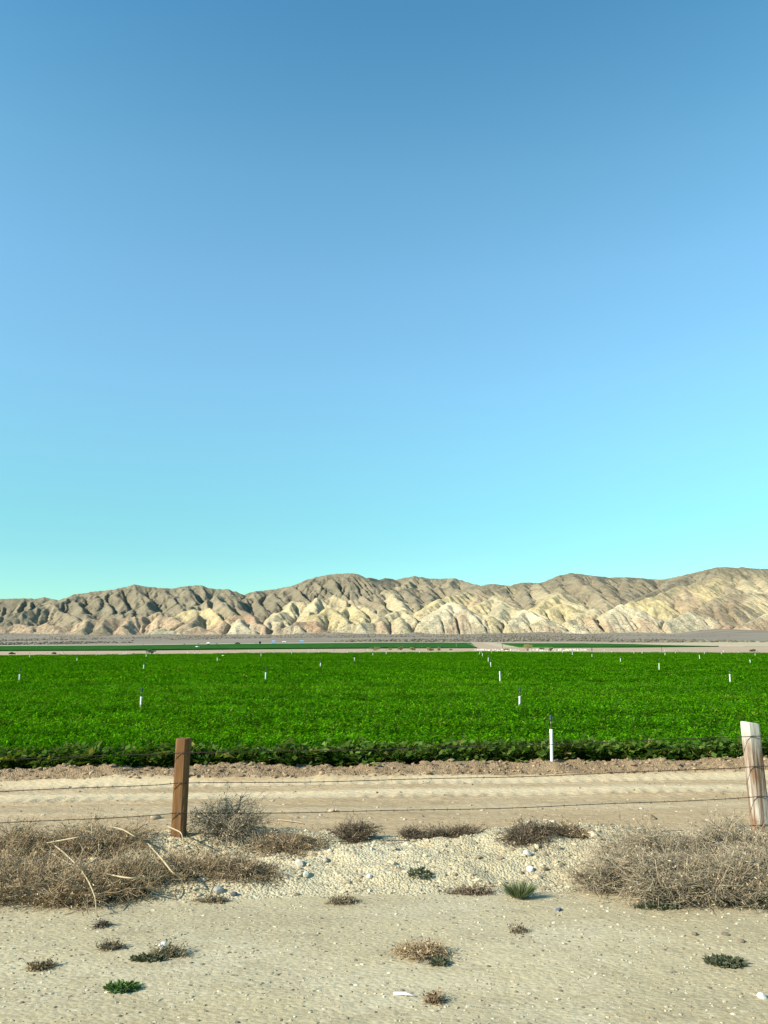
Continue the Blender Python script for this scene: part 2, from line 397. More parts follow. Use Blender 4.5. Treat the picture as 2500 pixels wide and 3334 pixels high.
crest = [(x, y, float(np.interp(x, sd_x, sd_y))) for x, y in SKYL]
RIDGES = [  # (slope, colour, points px,py,Y)
 (0.50, OL, crest),
 (0.55, OL, [(250,1940,3330),(205,1962,3200),(150,1979,3050),(60,1997,2900),(-20,2016,2850)]),
 (0.6, TAN, [(169,1974,3080),(235,2010,2900),(270,2034,2740)]),
 (0.6, OL, [(241,1957,3250),(270,1995,3000),(290,2028,2780)]),
 (0.6, OL, [(301,1931,3370),(340,1975,3100),(375,2000,2950),(400,2016,2850)]),
 (0.6, OL, [(362,1923,3380),(400,1965,3150),(430,2000,2930)]),
 (0.6, OL, [(437,1906,3380),(470,1955,3150),(492,1996,2920)]),
 (0.6, OL, [(530,1918,3350),(560,1960,3120),(590,1990,2940)]),
 (0.6, OL, [(600,1912,3340),(625,1950,3130),(640,1968,3000)]),
 (0.6, PNK, [(190,2044,2580),(290,2026,2620),(340,2023,2640),(440,2017,2700),(495,2006,2760),(530,2004,2780)]),
 (0.5, PNK, [(-60,2050,2560),(20,2046,2580),(62,2037,2610),(100,2044,2570)]),
 (0.5, PNK, [(120,2042,2590),(150,2036,2590),(180,2044,2560)]),
 (0.6, TAN, [(340,2023,2640),(330,2045,2540)]), (0.6, TAN, [(290,2026,2620),(260,2055,2520)]),
 (0.6, PNK, [(440,2017,2700),(400,2045,2560)]),
 (0.35, GRN, [(490,2060,2470),(530,2050,2490),(580,2058,2470)]),
 (0.55, TAN, [(850,1927,3340),(819,1944,3230),(768,1950,3120),(726,1948,3060),(699,1956,3000),(672,1963,2960),(620,1985,2870),(563,2002,2800),(520,2006,2780)]),
 (0.6, TAN, [(699,1956,3000),(729,1977,2860),(756,2001,2720)]),
 (0.6, OL, [(768,1950,3120),(783,1995,2850),(816,2008,2750)]),
 (0.6, OL, [(726,1948,3060),(750,1980,2890)]),
 (0.55, YEL, [(600,1999,2780),(635,1991,2790),(669,1989,2780),(705,2007,2680),(723,2026,2600)]),
 (0.55, PNK, [(520,2012,2700),(560,2014,2680),(590,2030,2600),(610,2045,2540)]),
 (0.6, TAN, [(640,2012,2660),(620,2040,2550)]),
 (0.55, RED, [(711,2049,2520),(747,2017,2620),(771,2007,2660),(810,2008,2650),(825,2017,2620),(858,2050,2510)]),
 (0.5, WHT, [(786,2028,2560),(770,2055,2480)]), (0.5, WHT, [(786,2028,2560),(820,2056,2480)]),
 (0.45, PNK, [(620,2056,2490),(645,2046,2500),(680,2056,2480)]),
 (0.6, OL, [(886,1932,3300),(901,1953,3150),(922,1973,2980)]),
 (0.6, OL, [(952,1909,3350),(965,1935,3180),(985,1957,3050)]),
 (0.6, OL, [(830,1930,3330),(850,1970,3050),(862,1995,2880)]),
 (0.55, CRM, [(862,2026,2640),(901,2013,2710),(934,1989,2850),(964,1965,2980),(1039,1962,2960),(1090,1947,2990),(1150,1965,2900),(1196,1983,2800),(1230,2002,2710),(1242,2012,2650)]),
 (0.6, WHT, [(860,2038,2560),(889,2020,2620),(910,2032,2570)]),
 (0.55, YEL, [(1030,2014,2620),(1063,1990,2700),(1085,1993,2690),(1110,2010,2620),(1130,2038,2530)]),
 (0.55, YEL, [(1105,2000,2700),(1130,1984,2790),(1160,1980,2790),(1181,2013,2640)]),
 (0.6, CRM, [(1039,1962,2960),(1020,1995,2780),(1010,2010,2690)]),
 (0.5, RED, [(940,2045,2530),(985,2028,2570),(1015,2026,2570),(1040,2046,2510)]),
 (0.5, WHT, [(900,2054,2490),(960,2044,2510)]),
 (0.55, CRM, [(1163,2037,2520),(1205,2031,2560),(1241,2016,2620),(1286,1999,2690),(1316,1993,2720),(1347,2013,2620),(1383,2049,2500)]),
 (0.55, WHT, [(1110,2052,2490),(1163,2037,2520),(1180,2050,2480)]),
 (0.5, PNK, [(1241,2030,2560),(1255,2050,2490)]), (0.55, CRM, [(1300,2015,2600),(1310,2045,2500)]),
 (0.55, TAN, [(1145,1956,2960),(1181,1950,2980),(1223,1941,3050),(1265,1926,3150),(1337,1920,3250),(1389,1916,3300),(1452,1917,3300),(1500,1922,3250),(1560,1922,3200)]),
 (0.6, CRM, [(1265,1926,3150),(1280,1947,3000),(1301,1966,2880),(1312,1985,2780)]),
 (0.6, TAN, [(1223,1941,3050),(1235,1965,2900),(1250,1990,2760)]),
 (0.6, TAN, [(1181,1950,2980),(1200,1975,2850)]),
 (0.6, OL, [(1325,1922,3240),(1345,1950,3050),(1365,1980,2860)]),
 (0.6, OL, [(1389,1917,3300),(1400,1942,3100),(1405,1965,2960)]),
 (0.6, CRM, [(1350,1877,3730),(1330,1900,3550),(1300,1915,3420)]),
 (0.6, TAN, [(1371,1880,3730),(1395,1905,3520)]),
 (0.6, CRM, [(1479,1884,3700),(1460,1905,3520)]),
 (0.55, YEL, [(1385,1985,2720),(1401,1974,2780),(1446,1950,2900),(1500,1937,3000),(1540,1932,3080),(1572,1925,3150),(1630,1919,3270),(1680,1902,3360)]),
 (0.6, PNK, [(1572,1926,3150),(1555,1950,3000),(1548,1975,2840)]),
 (0.6, TAN, [(1630,1920,3270),(1660,1950,3080),(1690,1985,2850)]),
 (0.6, OL, [(1700,1900,3360),(1715,1935,3150),(1728,1975,2900)]),
 (0.55, WHT, [(1416,2014,2560),(1440,1985,2650),(1464,1971,2710),(1490,1975,2690),(1518,1989,2620),(1542,2008,2560),(1590,2053,2480)]),
 (0.55, PNK, [(1518,1995,2600),(1509,2008,2570),(1480,2045,2490)]),
 (0.55, WHT, [(1464,1971,2710),(1460,2005,2580),(1440,2045,2490)]),
 (0.55, YEL, [(1560,1971,2800),(1585,1960,2860),(1611,1951,2900),(1642,1971,2820),(1681,1990,2700)]),
 (0.55, GRN, [(1611,1951,2900),(1640,1980,2720),(1625,2010,2600)]),
 (0.55, YEL, [(1585,2005,2590),(1600,2010,2570),(1660,2052,2480)]),
 (0.55, CRM, [(1750,1901,3330),(1765,1920,3180),(1789,1938,3050),(1819,1941,2950),(1862,1965,2850),(1898,1989,2750),(1930,2003,2690)]),
 (0.55, YEL, [(1819,1941,2950),(1771,1962,2820),(1741,1992,2690)]),
 (0.5, YEL, [(1790,1985,2710),(1813,1974,2750),(1840,1976,2740),(1865,1990,2690)]),
 (0.55, WHT, [(1665,2035,2510),(1681,2013,2570),(1708,1989,2650),(1730,1993,2640),(1756,2013,2580),(1790,2040,2510)]),
 (0.55, CRM, [(1700,2052,2480),(1740,2030,2530),(1770,2018,2570)]),
 (0.5, RED, [(1730,2055,2470),(1760,2043,2490),(1775,2050,2470)]),
 (0.55, CRM, [(1813,2049,2490),(1847,2026,2560),(1889,1998,2650),(1928,2028,2560),(1958,2055,2480)]),
 (0.55, WHT, [(1860,2055,2470),(1890,2037,2510),(1910,2056,2470)]),
 (0.55, TAN, [(1856,1868,3440),(1892,1899,3170),(1928,1923,3050),(1964,1956,2900),(1985,1988,2780),(2005,2010,2680)]),
 (0.6, OL, [(1800,1890,3380),(1830,1920,3150),(1860,1945,2990)]),
 (0.6, OL, [(1928,1876,3450),(1960,1905,3250),(1995,1945,3020),(2020,1968,2900)]),
 (0.6, OL, [(2036,1881,3490),(2045,1915,3280),(2040,1945,3100)]),
 (0.6, OL, [(2090,1884,3540),(2080,1915,3330),(2060,1945,3120)]),
 (0.6, CRM, [(1935,1985,2760),(1960,2010,2650),(1975,2035,2560)]),
 (0.5, RED, [(1920,2015,2600),(1945,2030,2550)]),
 (0.5, OL, [(2256,1868,3440),(2190,1900,3250),(2130,1930,3060),(2060,1962,2880),(2035,1975,2820)]),
 (0.55, YEL, [(2060,1968,2760),(2114,1953,2820),(2169,1929,2930),(2211,1914,3000),(2265,1905,3060),(2301,1916,3080),(2331,1892,3220),(2345,1870,3330)]),
 (0.55, YEL, [(2114,1960,2780),(2136,1960,2760),(2169,1989,2680),(2193,2019,2600)]),
 (0.55, BRN, [(2169,1935,2900),(2193,1938,2890),(2211,1956,2840),(2241,1984,2720)]),
 (0.55, PNK, [(2225,1912,3020),(2235,1940,2880),(2243,1970,2760)]),
 (0.55, YEL, [(2301,1916,3080),(2275,1955,2850),(2245,1990,2720)]),
 (0.55, WHT, [(1985,2000,2600),(2005,1982,2640),(2027,1975,2660),(2081,1990,2630),(2121,2008,2590),(2181,2038,2510)]),
 (0.5, PNK, [(2060,2005,2600),(2085,2015,2560),(2110,2050,2480)]),
 (0.5, WHT, [(2150,2045,2490),(2200,2015,2560),(2240,2000,2610)]),
 (0.5, PNK, [(2080,2060,2460),(2110,2050,2480),(2170,2050,2480),(2200,2060,2460)]),
 (0.6, TAN, [(2193,2038,2530),(2241,2004,2620),(2286,1983,2690),(2331,1959,2780),(2377,1941,2880),(2437,1936,2950),(2500,1935,3000),(2600,1940,3050)]),
 (0.65, BRN, [(2331,1959,2780),(2345,1990,2650),(2350,2015,2570)]),
 (0.65, BRN, [(2377,1941,2880),(2385,1970,2730),(2390,2000,2620)]),
 (0.65, BRN, [(2286,1983,2690),(2310,2010,2590),(2330,2035,2530)]),
 (0.6, CRM, [(2437,1937,2950),(2437,1953,2850),(2407,1989,2700),(2362,2026,2560)]),
 (0.6, TAN, [(2300,1862,3400),(2340,1890,3240),(2380,1915,3090)]),
 (0.6, CRM, [(2383,1864,3400),(2420,1890,3240),(2450,1920,3050)]),
 (0.6, CRM, [(2440,1856,3430),(2475,1885,3260),(2510,1915,3080)]),
 (0.6, CRM, [(2600,1985,2680),(2500,1999,2610),(2437,2028,2530),(2386,2057,2470)]),
 (0.5, RED, [(2300,2060,2460),(2325,2050,2480),(2370,2040,2500),(2422,2040,2490),(2480,2020,2540),(2540,2012,2560)]),
 (0.5, WHT, [(2385,2060,2460),(2420,2050,2480),(2470,2056,2465)]),
]
# off-frame continuation on both sides
RIDGES.append((0.5, OL, [(-700,1950,3600),(-400,1925,3600),(-250,1945,3800)]))
RIDGES.append((0.5, TAN, [(2750,1860,3450),(3000,1850,3450),(3300,1900,3500)]))
RIDGES.append((0.55, CRM, [(2600,1990,2700),(2800,1985,2700),(2900,2040,2500)]))
RIDGES.append((0.55, PNK, [(-60,2050,2560),(-250,2040,2600),(-400,2060,2550)]))
H_DX = 4.0
hx = np.arange(-2250, 2250.1, H_DX); hy = np.arange(2241, 4240.1, H_DX)
HX, HY = np.meshgrid(hx, hy, indexing='ij')
wxn = 13 * fbm(HX / 90, HY / 90, 51, 3); wyn = 13 * fbm(HX / 90 + 40, HY / 90, 55, 3)
base_t = terr(HX, HY)
KS = 7.0
num = np.zeros(HX.shape); csum = np.zeros(HX.shape + (3,)); wsum = np.zeros(HX.shape)
for ri, (slope, colr, pts) in enumerate(RIDGES):
    P3 = [at_Y(*q) for q in pts]
    bestv = np.full(HX.shape, -1e3)
    if ri == 0: dcrest = np.full(HX.shape, 1e3)
    for a, b in zip(P3[:-1], P3[1:]):
        reach = max(a[2], b[2]) / slope + 60
        i0, i1 = np.searchsorted(hx, [min(a[0], b[0]) - reach, max(a[0], b[0]) + reach])
        j0, j1 = np.searchsorted(hy, [min(a[1], b[1]) - reach, max(a[1], b[1]) + reach])
        if i1 <= i0 or j1 <= j0: continue
        sl = (slice(i0, i1), slice(j0, j1))
        qx = HX[sl] + wxn[sl] - a[0]; qy = HY[sl] + wyn[sl] - a[1]
        ex_, ey_ = b[0] - a[0], b[1] - a[1]; L2 = ex_ * ex_ + ey_ * ey_ + 1e-6
        t = np.clip((qx * ex_ + qy * ey_) / L2, 0, 1)
        d = np.hypot(qx - t * ex_, qy - t * ey_)
        rr = 14.0
        if ri == 0: dcrest[sl] = np.minimum(dcrest[sl], d)
        val = a[2] + (b[2] - a[2]) * t - slope * (np.sqrt(d * d + rr * rr) - rr)
        bestv[sl] = np.maximum(bestv[sl], val)
    e = np.exp(np.clip(bestv / KS, -60, 60)); num += e
    e2 = np.exp(np.clip((bestv + 16 * fbm(HX / 70, HY / 70, 600 + ri, 3)) / 6.5, -60, 60)); wsum += e2; csum += e2[..., None] * (colr if colr is OL or colr is TAN or colr is BRN else 0.70 * colr + 0.30 * np.array([0.46, 0.37, 0.22]))
ENV = KS * np.log(num + 1e-20)
HC = csum / (wsum[..., None] + 1e-30)
up_ = (0.35 * sm(4, 40, ENV - base_t) + 0.65 * sm(45, 110, ENV - base_t)) * (0.12 + 0.88 * sm(15, 130, dcrest))
gx_ = HX + 0.38 * HY + 14 * fbm(HX / 120, HY / 120, 63, 2)
ENV = ENV + (2.5 * fbm(HX / 45, HY / 45, 61, 4) + (31.0 - 19.0 * sm(-500, 300, HX)) * (0.22 - np.abs(vnoise(gx_ / 52, HY / 260, 65))) + (16.0 - 5.0 * sm(-500, 300, HX)) * (0.22 - np.abs(vnoise(gx_ / 21, HY / 130, 67)))) * up_

def erode(z, fixed, dx, its, kdt, m=0.5, talus=1.0):
    nx, ny = z.shape; N = z.size
    idx = np.arange(N).reshape(nx, ny)
    offs = [(-1,0,1),(1,0,1),(0,-1,1),(0,1,1),(-1,-1,1.41421),(-1,1,1.41421),(1,-1,1.41421),(1,1,1.41421)]
    fx = fixed.copy(); fx[0, :] = fx[-1, :] = True; fx[:, 0] = fx[:, -1] = True
    for it in range(its):
        best = np.zeros(z.shape); rec = idx.copy(); dist = np.full(z.shape, dx)
        zi = z[1:-1, 1:-1]; bi = best[1:-1, 1:-1]; ri = rec[1:-1, 1:-1]; di = dist[1:-1, 1:-1]
        for ox, oy, dd in offs:
            zn = z[1+ox:nx-1+ox, 1+oy:ny-1+oy]; s = (zi - zn) / (dd * dx); mk = s > bi
            bi[mk] = s[mk]; ri[mk] = idx[1+ox:nx-1+ox, 1+oy:ny-1+oy][mk]; di[mk] = dd * dx
        rec[fx] = idx[fx]
        rec = rec.ravel(); dist = dist.ravel()
        dep = (rec != idx.ravel()).astype(np.int32); r = rec.copy()
        while True:
            add = dep[r]
            if not add.any(): break
            dep = dep + add; r = r[r]
        order = np.argsort(dep, kind='stable'); ds = dep[order]
        mx = int(ds[-1]); st = np.searchsorted(ds, np.arange(mx + 2))
        A = np.full(N, dx * dx)
        for l in range(mx, 0, -1):
            o = order[st[l]:st[l+1]]; np.add.at(A, rec[o], A[o])
        F = kdt * A ** m / dist
        zf = z.ravel().copy()
        for l in range(1, mx + 1):
            o = order[st[l]:st[l+1]]; f = F[o]
            zf[o] = (zf[o] + f * zf[rec[o]]) / (1 + f)
        z = zf.reshape(nx, ny)
        # hillslopes: creep, and collapse of over-steep sides
        lap = np.zeros(z.shape); lap[1:-1, 1:-1] = z[2:, 1:-1] + z[:-2, 1:-1] + z[1:-1, 2:] + z[1:-1, :-2] - 4 * z[1:-1, 1:-1]
        z = z + np.where(fx, 0, 0.008 * lap)
        mn = z.copy()
        for ox, oy, dd in offs[:4]:
            mn[1:-1, 1:-1] = np.minimum(mn[1:-1, 1:-1], z[1+ox:nx-1+ox, 1+oy:ny-1+oy] + talus * dx)
        z = np.where(fx, z, 0.5 * z + 0.5 * np.minimum(z, mn))
    return z
floor_z = base_t - 3.0
HZ = np.maximum(ENV, floor_z); fixed = ENV <= floor_z
# coarse pass with filled pits, then the fine pass
def fill(z, fixed, sweeps):
    wv = np.where(fixed, z, 1e4); wv[0, :] = z[0, :]; wv[-1, :] = z[-1, :]; wv[:, 0] = z[:, 0]; wv[:, -1] = z[:, -1]
    for k in range(sweeps):
        n = wv[1:-1, 1:-1]
        mnb = np.minimum(np.minimum(wv[2:, 1:-1], wv[:-2, 1:-1]), np.minimum(wv[1:-1, 2:], wv[1:-1, :-2])) + 0.02
        new = np.minimum(n, np.maximum(z[1:-1, 1:-1], mnb))
        if k % 20 == 19 and np.abs(new - n).max() < 1e-3: wv[1:-1, 1:-1] = new; break
        wv[1:-1, 1:-1] = new
    return np.minimum(wv, z + 60)
c0 = HZ[::2, ::2]; f0 = fixed[::2, ::2]
c1 = fill(c0, f0, 500)
c1 = erode(c1, f0, 2 * H_DX, 9, 0.022, m=0.45, talus=1.3)
def upsample(c, shape):
    out = np.zeros(shape); n, m_ = c.shape
    out[::2, ::2] = c
    out[1::2, ::2] = 0.5 * (out[0:-1:2, ::2][:out[1::2, ::2].shape[0]] + np.vstack([out[2::2, ::2], out[-1:, ::2]])[:out[1::2, ::2].shape[0]])
    ev = out[:, ::2]; nx_ = np.hstack([ev[:, 1:], ev[:, -1:]])
    k = out[:, 1::2].shape[1]
    out[:, 1::2] = 0.5 * (ev[:, :k] + nx_[:, :k])
    return out
delta = upsample(c1 - c0, HZ.shape)
HZ = np.where(fixed, HZ, HZ + delta + 1.6 * fbm(HX / 13, HY / 16, 71, 2))
HZ = np.minimum(fill(HZ, fixed, 60), HZ + 3.0)
HZ = erode(HZ, fixed, H_DX, 9, 0.05, m=0.4, talus=1.5)
def blur(a, r):
    for ax in (0, 1):
        k = 2 * r + 1; pad = [(0, 0), (0, 0)]; pad[ax] = (r + 1, r); c_ = np.cumsum(np.pad(a, pad, 'edge'), axis=ax)
        a = (c_[k:] - c_[:-k]) / k if ax == 0 else (c_[:, k:] - c_[:, :-k]) / k
    return a
HZ = np.where(fixed, HZ, HZ + (1.2 - 0.4 * sm(-500, 300, HX)) * (HZ - blur(HZ, 7)) * sm(1, 14, HZ - base_t))
# match the skyline: small correction of height by direction
az = HX / HY; elev = (HZ - EYE) / HY
bins = np.linspace(-0.56, 0.56, 561); bi = np.clip(np.digitize(az, bins) - 1, 0, 559)
mxe = np.full(560, -1.0); np.maximum.at(mxe, bi.ravel(), elev.ravel())
bc = 0.5 * (bins[1:] + bins[:-1])
sk_az = []; sk_el = []
for x_, y_ in SKYL:
    d_ = ray(x_, y_); sk_az.append(d_[0] / d_[1]); sk_el.append(d_[2] / d_[1])
want = np.interp(bc, sk_az, sk_el)
ratio = np.clip((want + 0.0) / np.maximum(mxe, 0.01), 0.6, 1.6)
ker = np.ones(5) / 5; ratio = np.convolve(np.pad(ratio, 2, 'edge'), ker, 'valid')
rt = np.interp(az, bc, ratio)
upw = sm(0.2, 0.75, (HZ - base_t) / np.maximum(1, np.interp(az, bc, mxe) * HY - base_t))
HZ = np.where(fixed, HZ, base_t + (HZ - base_t) * (1 + (rt - 1) * upw))
crest_x = np.array([at_Y(*q)[0] for q in crest]); crest_y = np.array([q[2] for q in crest])
keep = (np.abs(HX) < 0.6 * HY) & (HY < np.interp(HX, crest_x, crest_y) + 220)
Vh = np.stack([HX, HY, HZ], -1).reshape(-1, 3)
Fh = grid_faces(len(hx), len(hy))
hv = (HZ > base_t - 2.0) & keep
fm = hv.ravel()[Fh].any(1); Fh = Fh[fm]; u, inv = np.unique(Fh, return_inverse=True)
# rock colour: by stratum of each ridge, mottled with neighbours
n1 = fbm(HX / 60, HY / 60, 81, 4); n2 = fbm(HX / 25, HY / 25, 85, 3)
hgt = np.clip((HZ - base_t) / np.maximum(1, np.interp(az, bc, want) * HY - base_t), 0, 1)
capw = np.clip(sm(0.55, 0.95, hgt + 0.25 * n1), 0, 1)[..., None] * 0.75
HCc = HC * (1 - capw) + OL * capw
HCc = HCc * 0.82 * (1 + 0.30 * n1 + 0.22 * n2)[..., None]
me = np_mesh('hills', Vh[u], inv.reshape(-1, 4), smooth=True, col=np.clip(HCc.reshape(-1, 3)[u], 0.02, 0.8))
hm = NT('hill_rock'); p = hm.pos(); c = hm.attr('tint')
c = hm.mix(0.75, c, hm.ramp(hm.noise(hm.mapping(p, (0.05, 0.05, 0.12)), 1.0, 8, 0.68), [(0.25, G(0.55)), (0.75, G(1.4))]), 'MULTIPLY')
hsep = hm.n('ShaderNodeSeparateXYZ'); hm.l(p, hsep.inputs[0])
spk = hm.ramp(hm.noise(p, 0.16, 4, 0.7), [(0.53, G(0)), (0.60, G(0.8))])
lowm = hm.n('ShaderNodeMapRange'); lowm.inputs[1].default_value = 130; lowm.inputs[2].default_value = 60; hm.l(hsep.outputs[2], lowm.inputs[0])
c = hm.mix(hm.math('MULTIPLY', spk, lowm.outputs[0]), c, (0.13, 0.115, 0.08))
hm.bump(hm.noise(p, 0.09, 7, 0.7), 6.0, 0.9)
M['hill'] = hm.fin(c, 0.95)
link('hills', me, M['hill'], kind='structure')

# scrub on the fan and the foot of the hills
#HILLSTOP
rng = np.random.RandomState(5)
ICO_V = None
def ico(sub=0):
    t = (1 + 5 ** 0.5) / 2
    V = np.array([(-1,t,0),(1,t,0),(-1,-t,0),(1,-t,0),(0,-1,t),(0,1,t),(0,-1,-t),(0,1,-t),(t,0,-1),(t,0,1),(-t,0,-1),(-t,0,1)], float)
    V /= np.linalg.norm(V[0])
    F = np.array([(0,11,5),(0,5,1),(0,1,7),(0,7,10),(0,10,11),(1,5,9),(5,11,4),(11,10,2),(10,7,6),(7,1,8),(3,9,4),(3,4,2),(3,2,6),(3,6,8),(3,8,9),(4,9,5),(2,4,11),(6,2,10),(8,6,7),(9,8,1)])
    return V, F
IV, IF = ico()
def blobs(P, S, rng, jitter=0.25):
    n = len(P); k = len(IV)
    j = 1 + jitter * (rng.rand(n, k, 1) * 2 - 1)
    a = rng.rand(n) * 6.283; ca, sa = np.cos(a)[:, None], np.sin(a)[:, None]
    B = IV[None] * j
    X = B[..., 0] * ca - B[..., 1] * sa; Y = B[..., 0] * sa + B[..., 1] * ca
    V = np.stack([X, Y, B[..., 2]], -1) * S[:, None, :] + P[:, None, :]
    F = IF[None] + (np.arange(n) * k)[:, None, None]
    return V.reshape(-1, 3), F.reshape(-1, 3)
ns = 13000
sy = 660 * (2650 / 660) ** rng.rand(ns); sx = (rng.rand(ns) * 2 - 1) * 0.56 * sy
dens = fbm(sx / 260, sy / 420, 91, 4) + 0.25 * sm(900, 2300, sy) + 0.22 * np.exp(-((sx - 0.10 * sy) / (0.16 * sy)) ** 2) * sm(700, 900, sy)
ok = dens > 0.14 - 0.12 * rng.rand(ns)
sx, sy = sx[ok], sy[ok]
gi = np.clip(((sx - hx[0]) / H_DX).round().astype(int), 0, len(hx) - 1); gj = np.clip(((sy - hy[0]) / H_DX).round().astype(int), 0, len(hy) - 1)
szz = np.where(sy > hy[0] + 5, np.maximum(HZ[gi, gj], terr(sx, sy)), terr(sx, sy))
r_ = (0.6 + 1.2 * rng.rand(len(sx)) ** 2)
S_ = np.stack([r_ * 1.3, r_ * 1.3, r_ * 0.75], -1)
V_, F_ = blobs(np.stack([sx, sy, szz + r_ * 0.3], -1), S_, rng)
cc = np.array([0.135, 0.115, 0.08]) * (0.7 + 0.7 * rng.rand(len(sx), 1))
link('scrub', np_mesh('scrub', V_, F_, col=np.repeat(cc, 12, 0)), M['scrub'], label='low grey brown desert scrub scattered over the plain below the hills', cat='scrub', kind='stuff')

# ------------------------------------------------------------------ crop: leafy patches spread over the field
def quads(C, U, W):                                # leaf blades: centre line C -> C+U, half width W (folded diamond)
    n = len(C)
    mid = C + 0.45 * U; V = np.stack([C, mid + W, C + U, mid - W], 1).reshape(-1, 3)
    F = np.arange(n * 4).reshape(n, 4)
    return V, F
def unit(a): return a / (np.linalg.norm(a, axis=-1, keepdims=True) + 1e-9)
def crop_patch(name, seed, size, nplants, nst, nlf, hgt, lf, broad=False, young=0.0):
    rng = np.random.RandomState(seed)
    Vs, Fs, Cs = [], [], []; off = 0
    px_ = (rng.rand(nplants, 2) - 0.5) * size
    N = nplants * nst
    b = np.repeat(px_, nst, 0) + rng.randn(N, 2) * 0.02
    a = rng.rand(N) * 6.283; lean = 0.10 + 0.32 * rng.rand(N) ** 0.8
    hh = hgt * (0.55 + 0.5 * rng.rand(N)) * np.repeat(0.8 + 0.35 * rng.rand(nplants), nst)
    dirh = np.stack([np.cos(a), np.sin(a)], -1)
    t = np.linspace(0.30 if not broad else 0.2, 1.0, nlf)
    t = np.clip(t[None, :] + rng.randn(N, nlf) * 0.04, 0.05, 1.02)
    bend = lean[:, None] * t ** 1.8 * hgt * 1.6
    X = b[:, None, 0] + dirh[:, None, 0] * bend; Y = b[:, None, 1] + dirh[:, None, 1] * bend
    Z = hh[:, None] * (t - 0.28 * lean[:, None] * t ** 3 * 2)
    C = np.stack([X, Y, Z], -1).reshape(-1, 3)
    n = len(C)
    out = np.repeat(np.concatenate([dirh, np.zeros((N, 1))], 1), nlf, 0)
    side = np.stack([-out[:, 1], out[:, 0], np.zeros(n)], -1) * np.where(rng.rand(n) < 0.5, -1, 1)[:, None]
    U = unit(side * 0.8 + out * 0.7 + rng.randn(n, 3) * 0.35 + np.array([0, 0, 0.35])) * (lf * (0.6 + 0.8 * rng.rand(n)))[:, None]
    W = unit(np.cross(U, np.array([0, 0, 1.0]) + rng.randn(n, 3) * 0.45)) * (lf * (0.42 if broad else 0.20) * (0.7 + 0.6 * rng.rand(n)))[:, None]
    V, F = quads(C, U, W); Vs.append(V); Fs.append(F)
    # tint: young leaves on top yellower, older ones deeper green, a few yellowing
    pv = np.repeat(rng.randn(nplants), nst * nlf)
    yo = np.clip(t.ravel() ** 2 * 0.75 + rng.randn(n) * 0.26 + 0.22 * pv + young, 0, 1.35)[:, None]
    if broad: colr = np.array([0.035, 0.085, 0.014]) * (1 - yo) + np.array([0.115, 0.175, 0.036]) * yo
    else: colr = np.array([0.016, 0.085, 0.002]) * (1 - yo) + np.array([0.068, 0.215, 0.003]) * yo
    colr = colr * np.clip(1 + 0.22 * np.repeat(rng.randn(nplants), nst * nlf), 0.55, 1.6)[:, None]
    old = rng.rand(n) < (0.05 if broad else 0.012); colr[old] = (0.28, 0.22, 0.07)
    Cs.append(np.repeat(colr, 4, 0))
    # stems
    k = 4; ts = np.linspace(0, 1, k)
    be = lean[:, None] * ts ** 1.8 * hgt * 1.6
    SX_ = b[:, None, 0] + dirh[:, None, 0] * be; SY_ = b[:, None, 1] + dirh[:, None, 1] * be
    SZ_ = hh[:, None] * (ts - 0.28 * lean[:, None] * ts ** 3 * 2)
    P = np.stack([SX_, SY_, SZ_], -1); wv = np.stack([-dirh[:, 1], dirh[:, 0], np.zeros(N)], -1)[:, None, :] * 0.004
    L = np.stack([P - wv, P + wv], 2).reshape(-1, 3)
    base = (np.arange(N) * k * 2)[:, None]; q = np.arange(k - 1)[None, :] * 2
    q = (base + q).ravel(); Fq = np.stack([q, q + 1, q + 3, q + 2], -1) + len(V)
    V = np.concatenate([V, L]); F = np.concatenate([F, Fq])
    cl = np.concatenate([Cs[0], np.tile(np.array([0.07, 0.14, 0.02]), (len(L), 1))])
    me = np_mesh(name, V, F, col=cl); me.materials.append(M['leaf'])
    o = bpy.data.objects.new(name, me); return o
lib = bpy.data.collections.new('crop_patches')
for k in range(5): lib.objects.link(crop_patch('a_near_%d' % k, 100 + k, 0.8, 14, 8, 12, 0.40, 0.07, young=0.18))
for k in range(4): lib.objects.link(crop_patch('b_far_%d' % k, 200 + k, 1.6, 34, 8, 7, 0.40, 0.12))
for k in range(3): lib.objects.link(crop_patch('c_edge_%d' % k, 300 + k, 0.6, 8, 8, 8, 0.38, 0.105, broad=True))
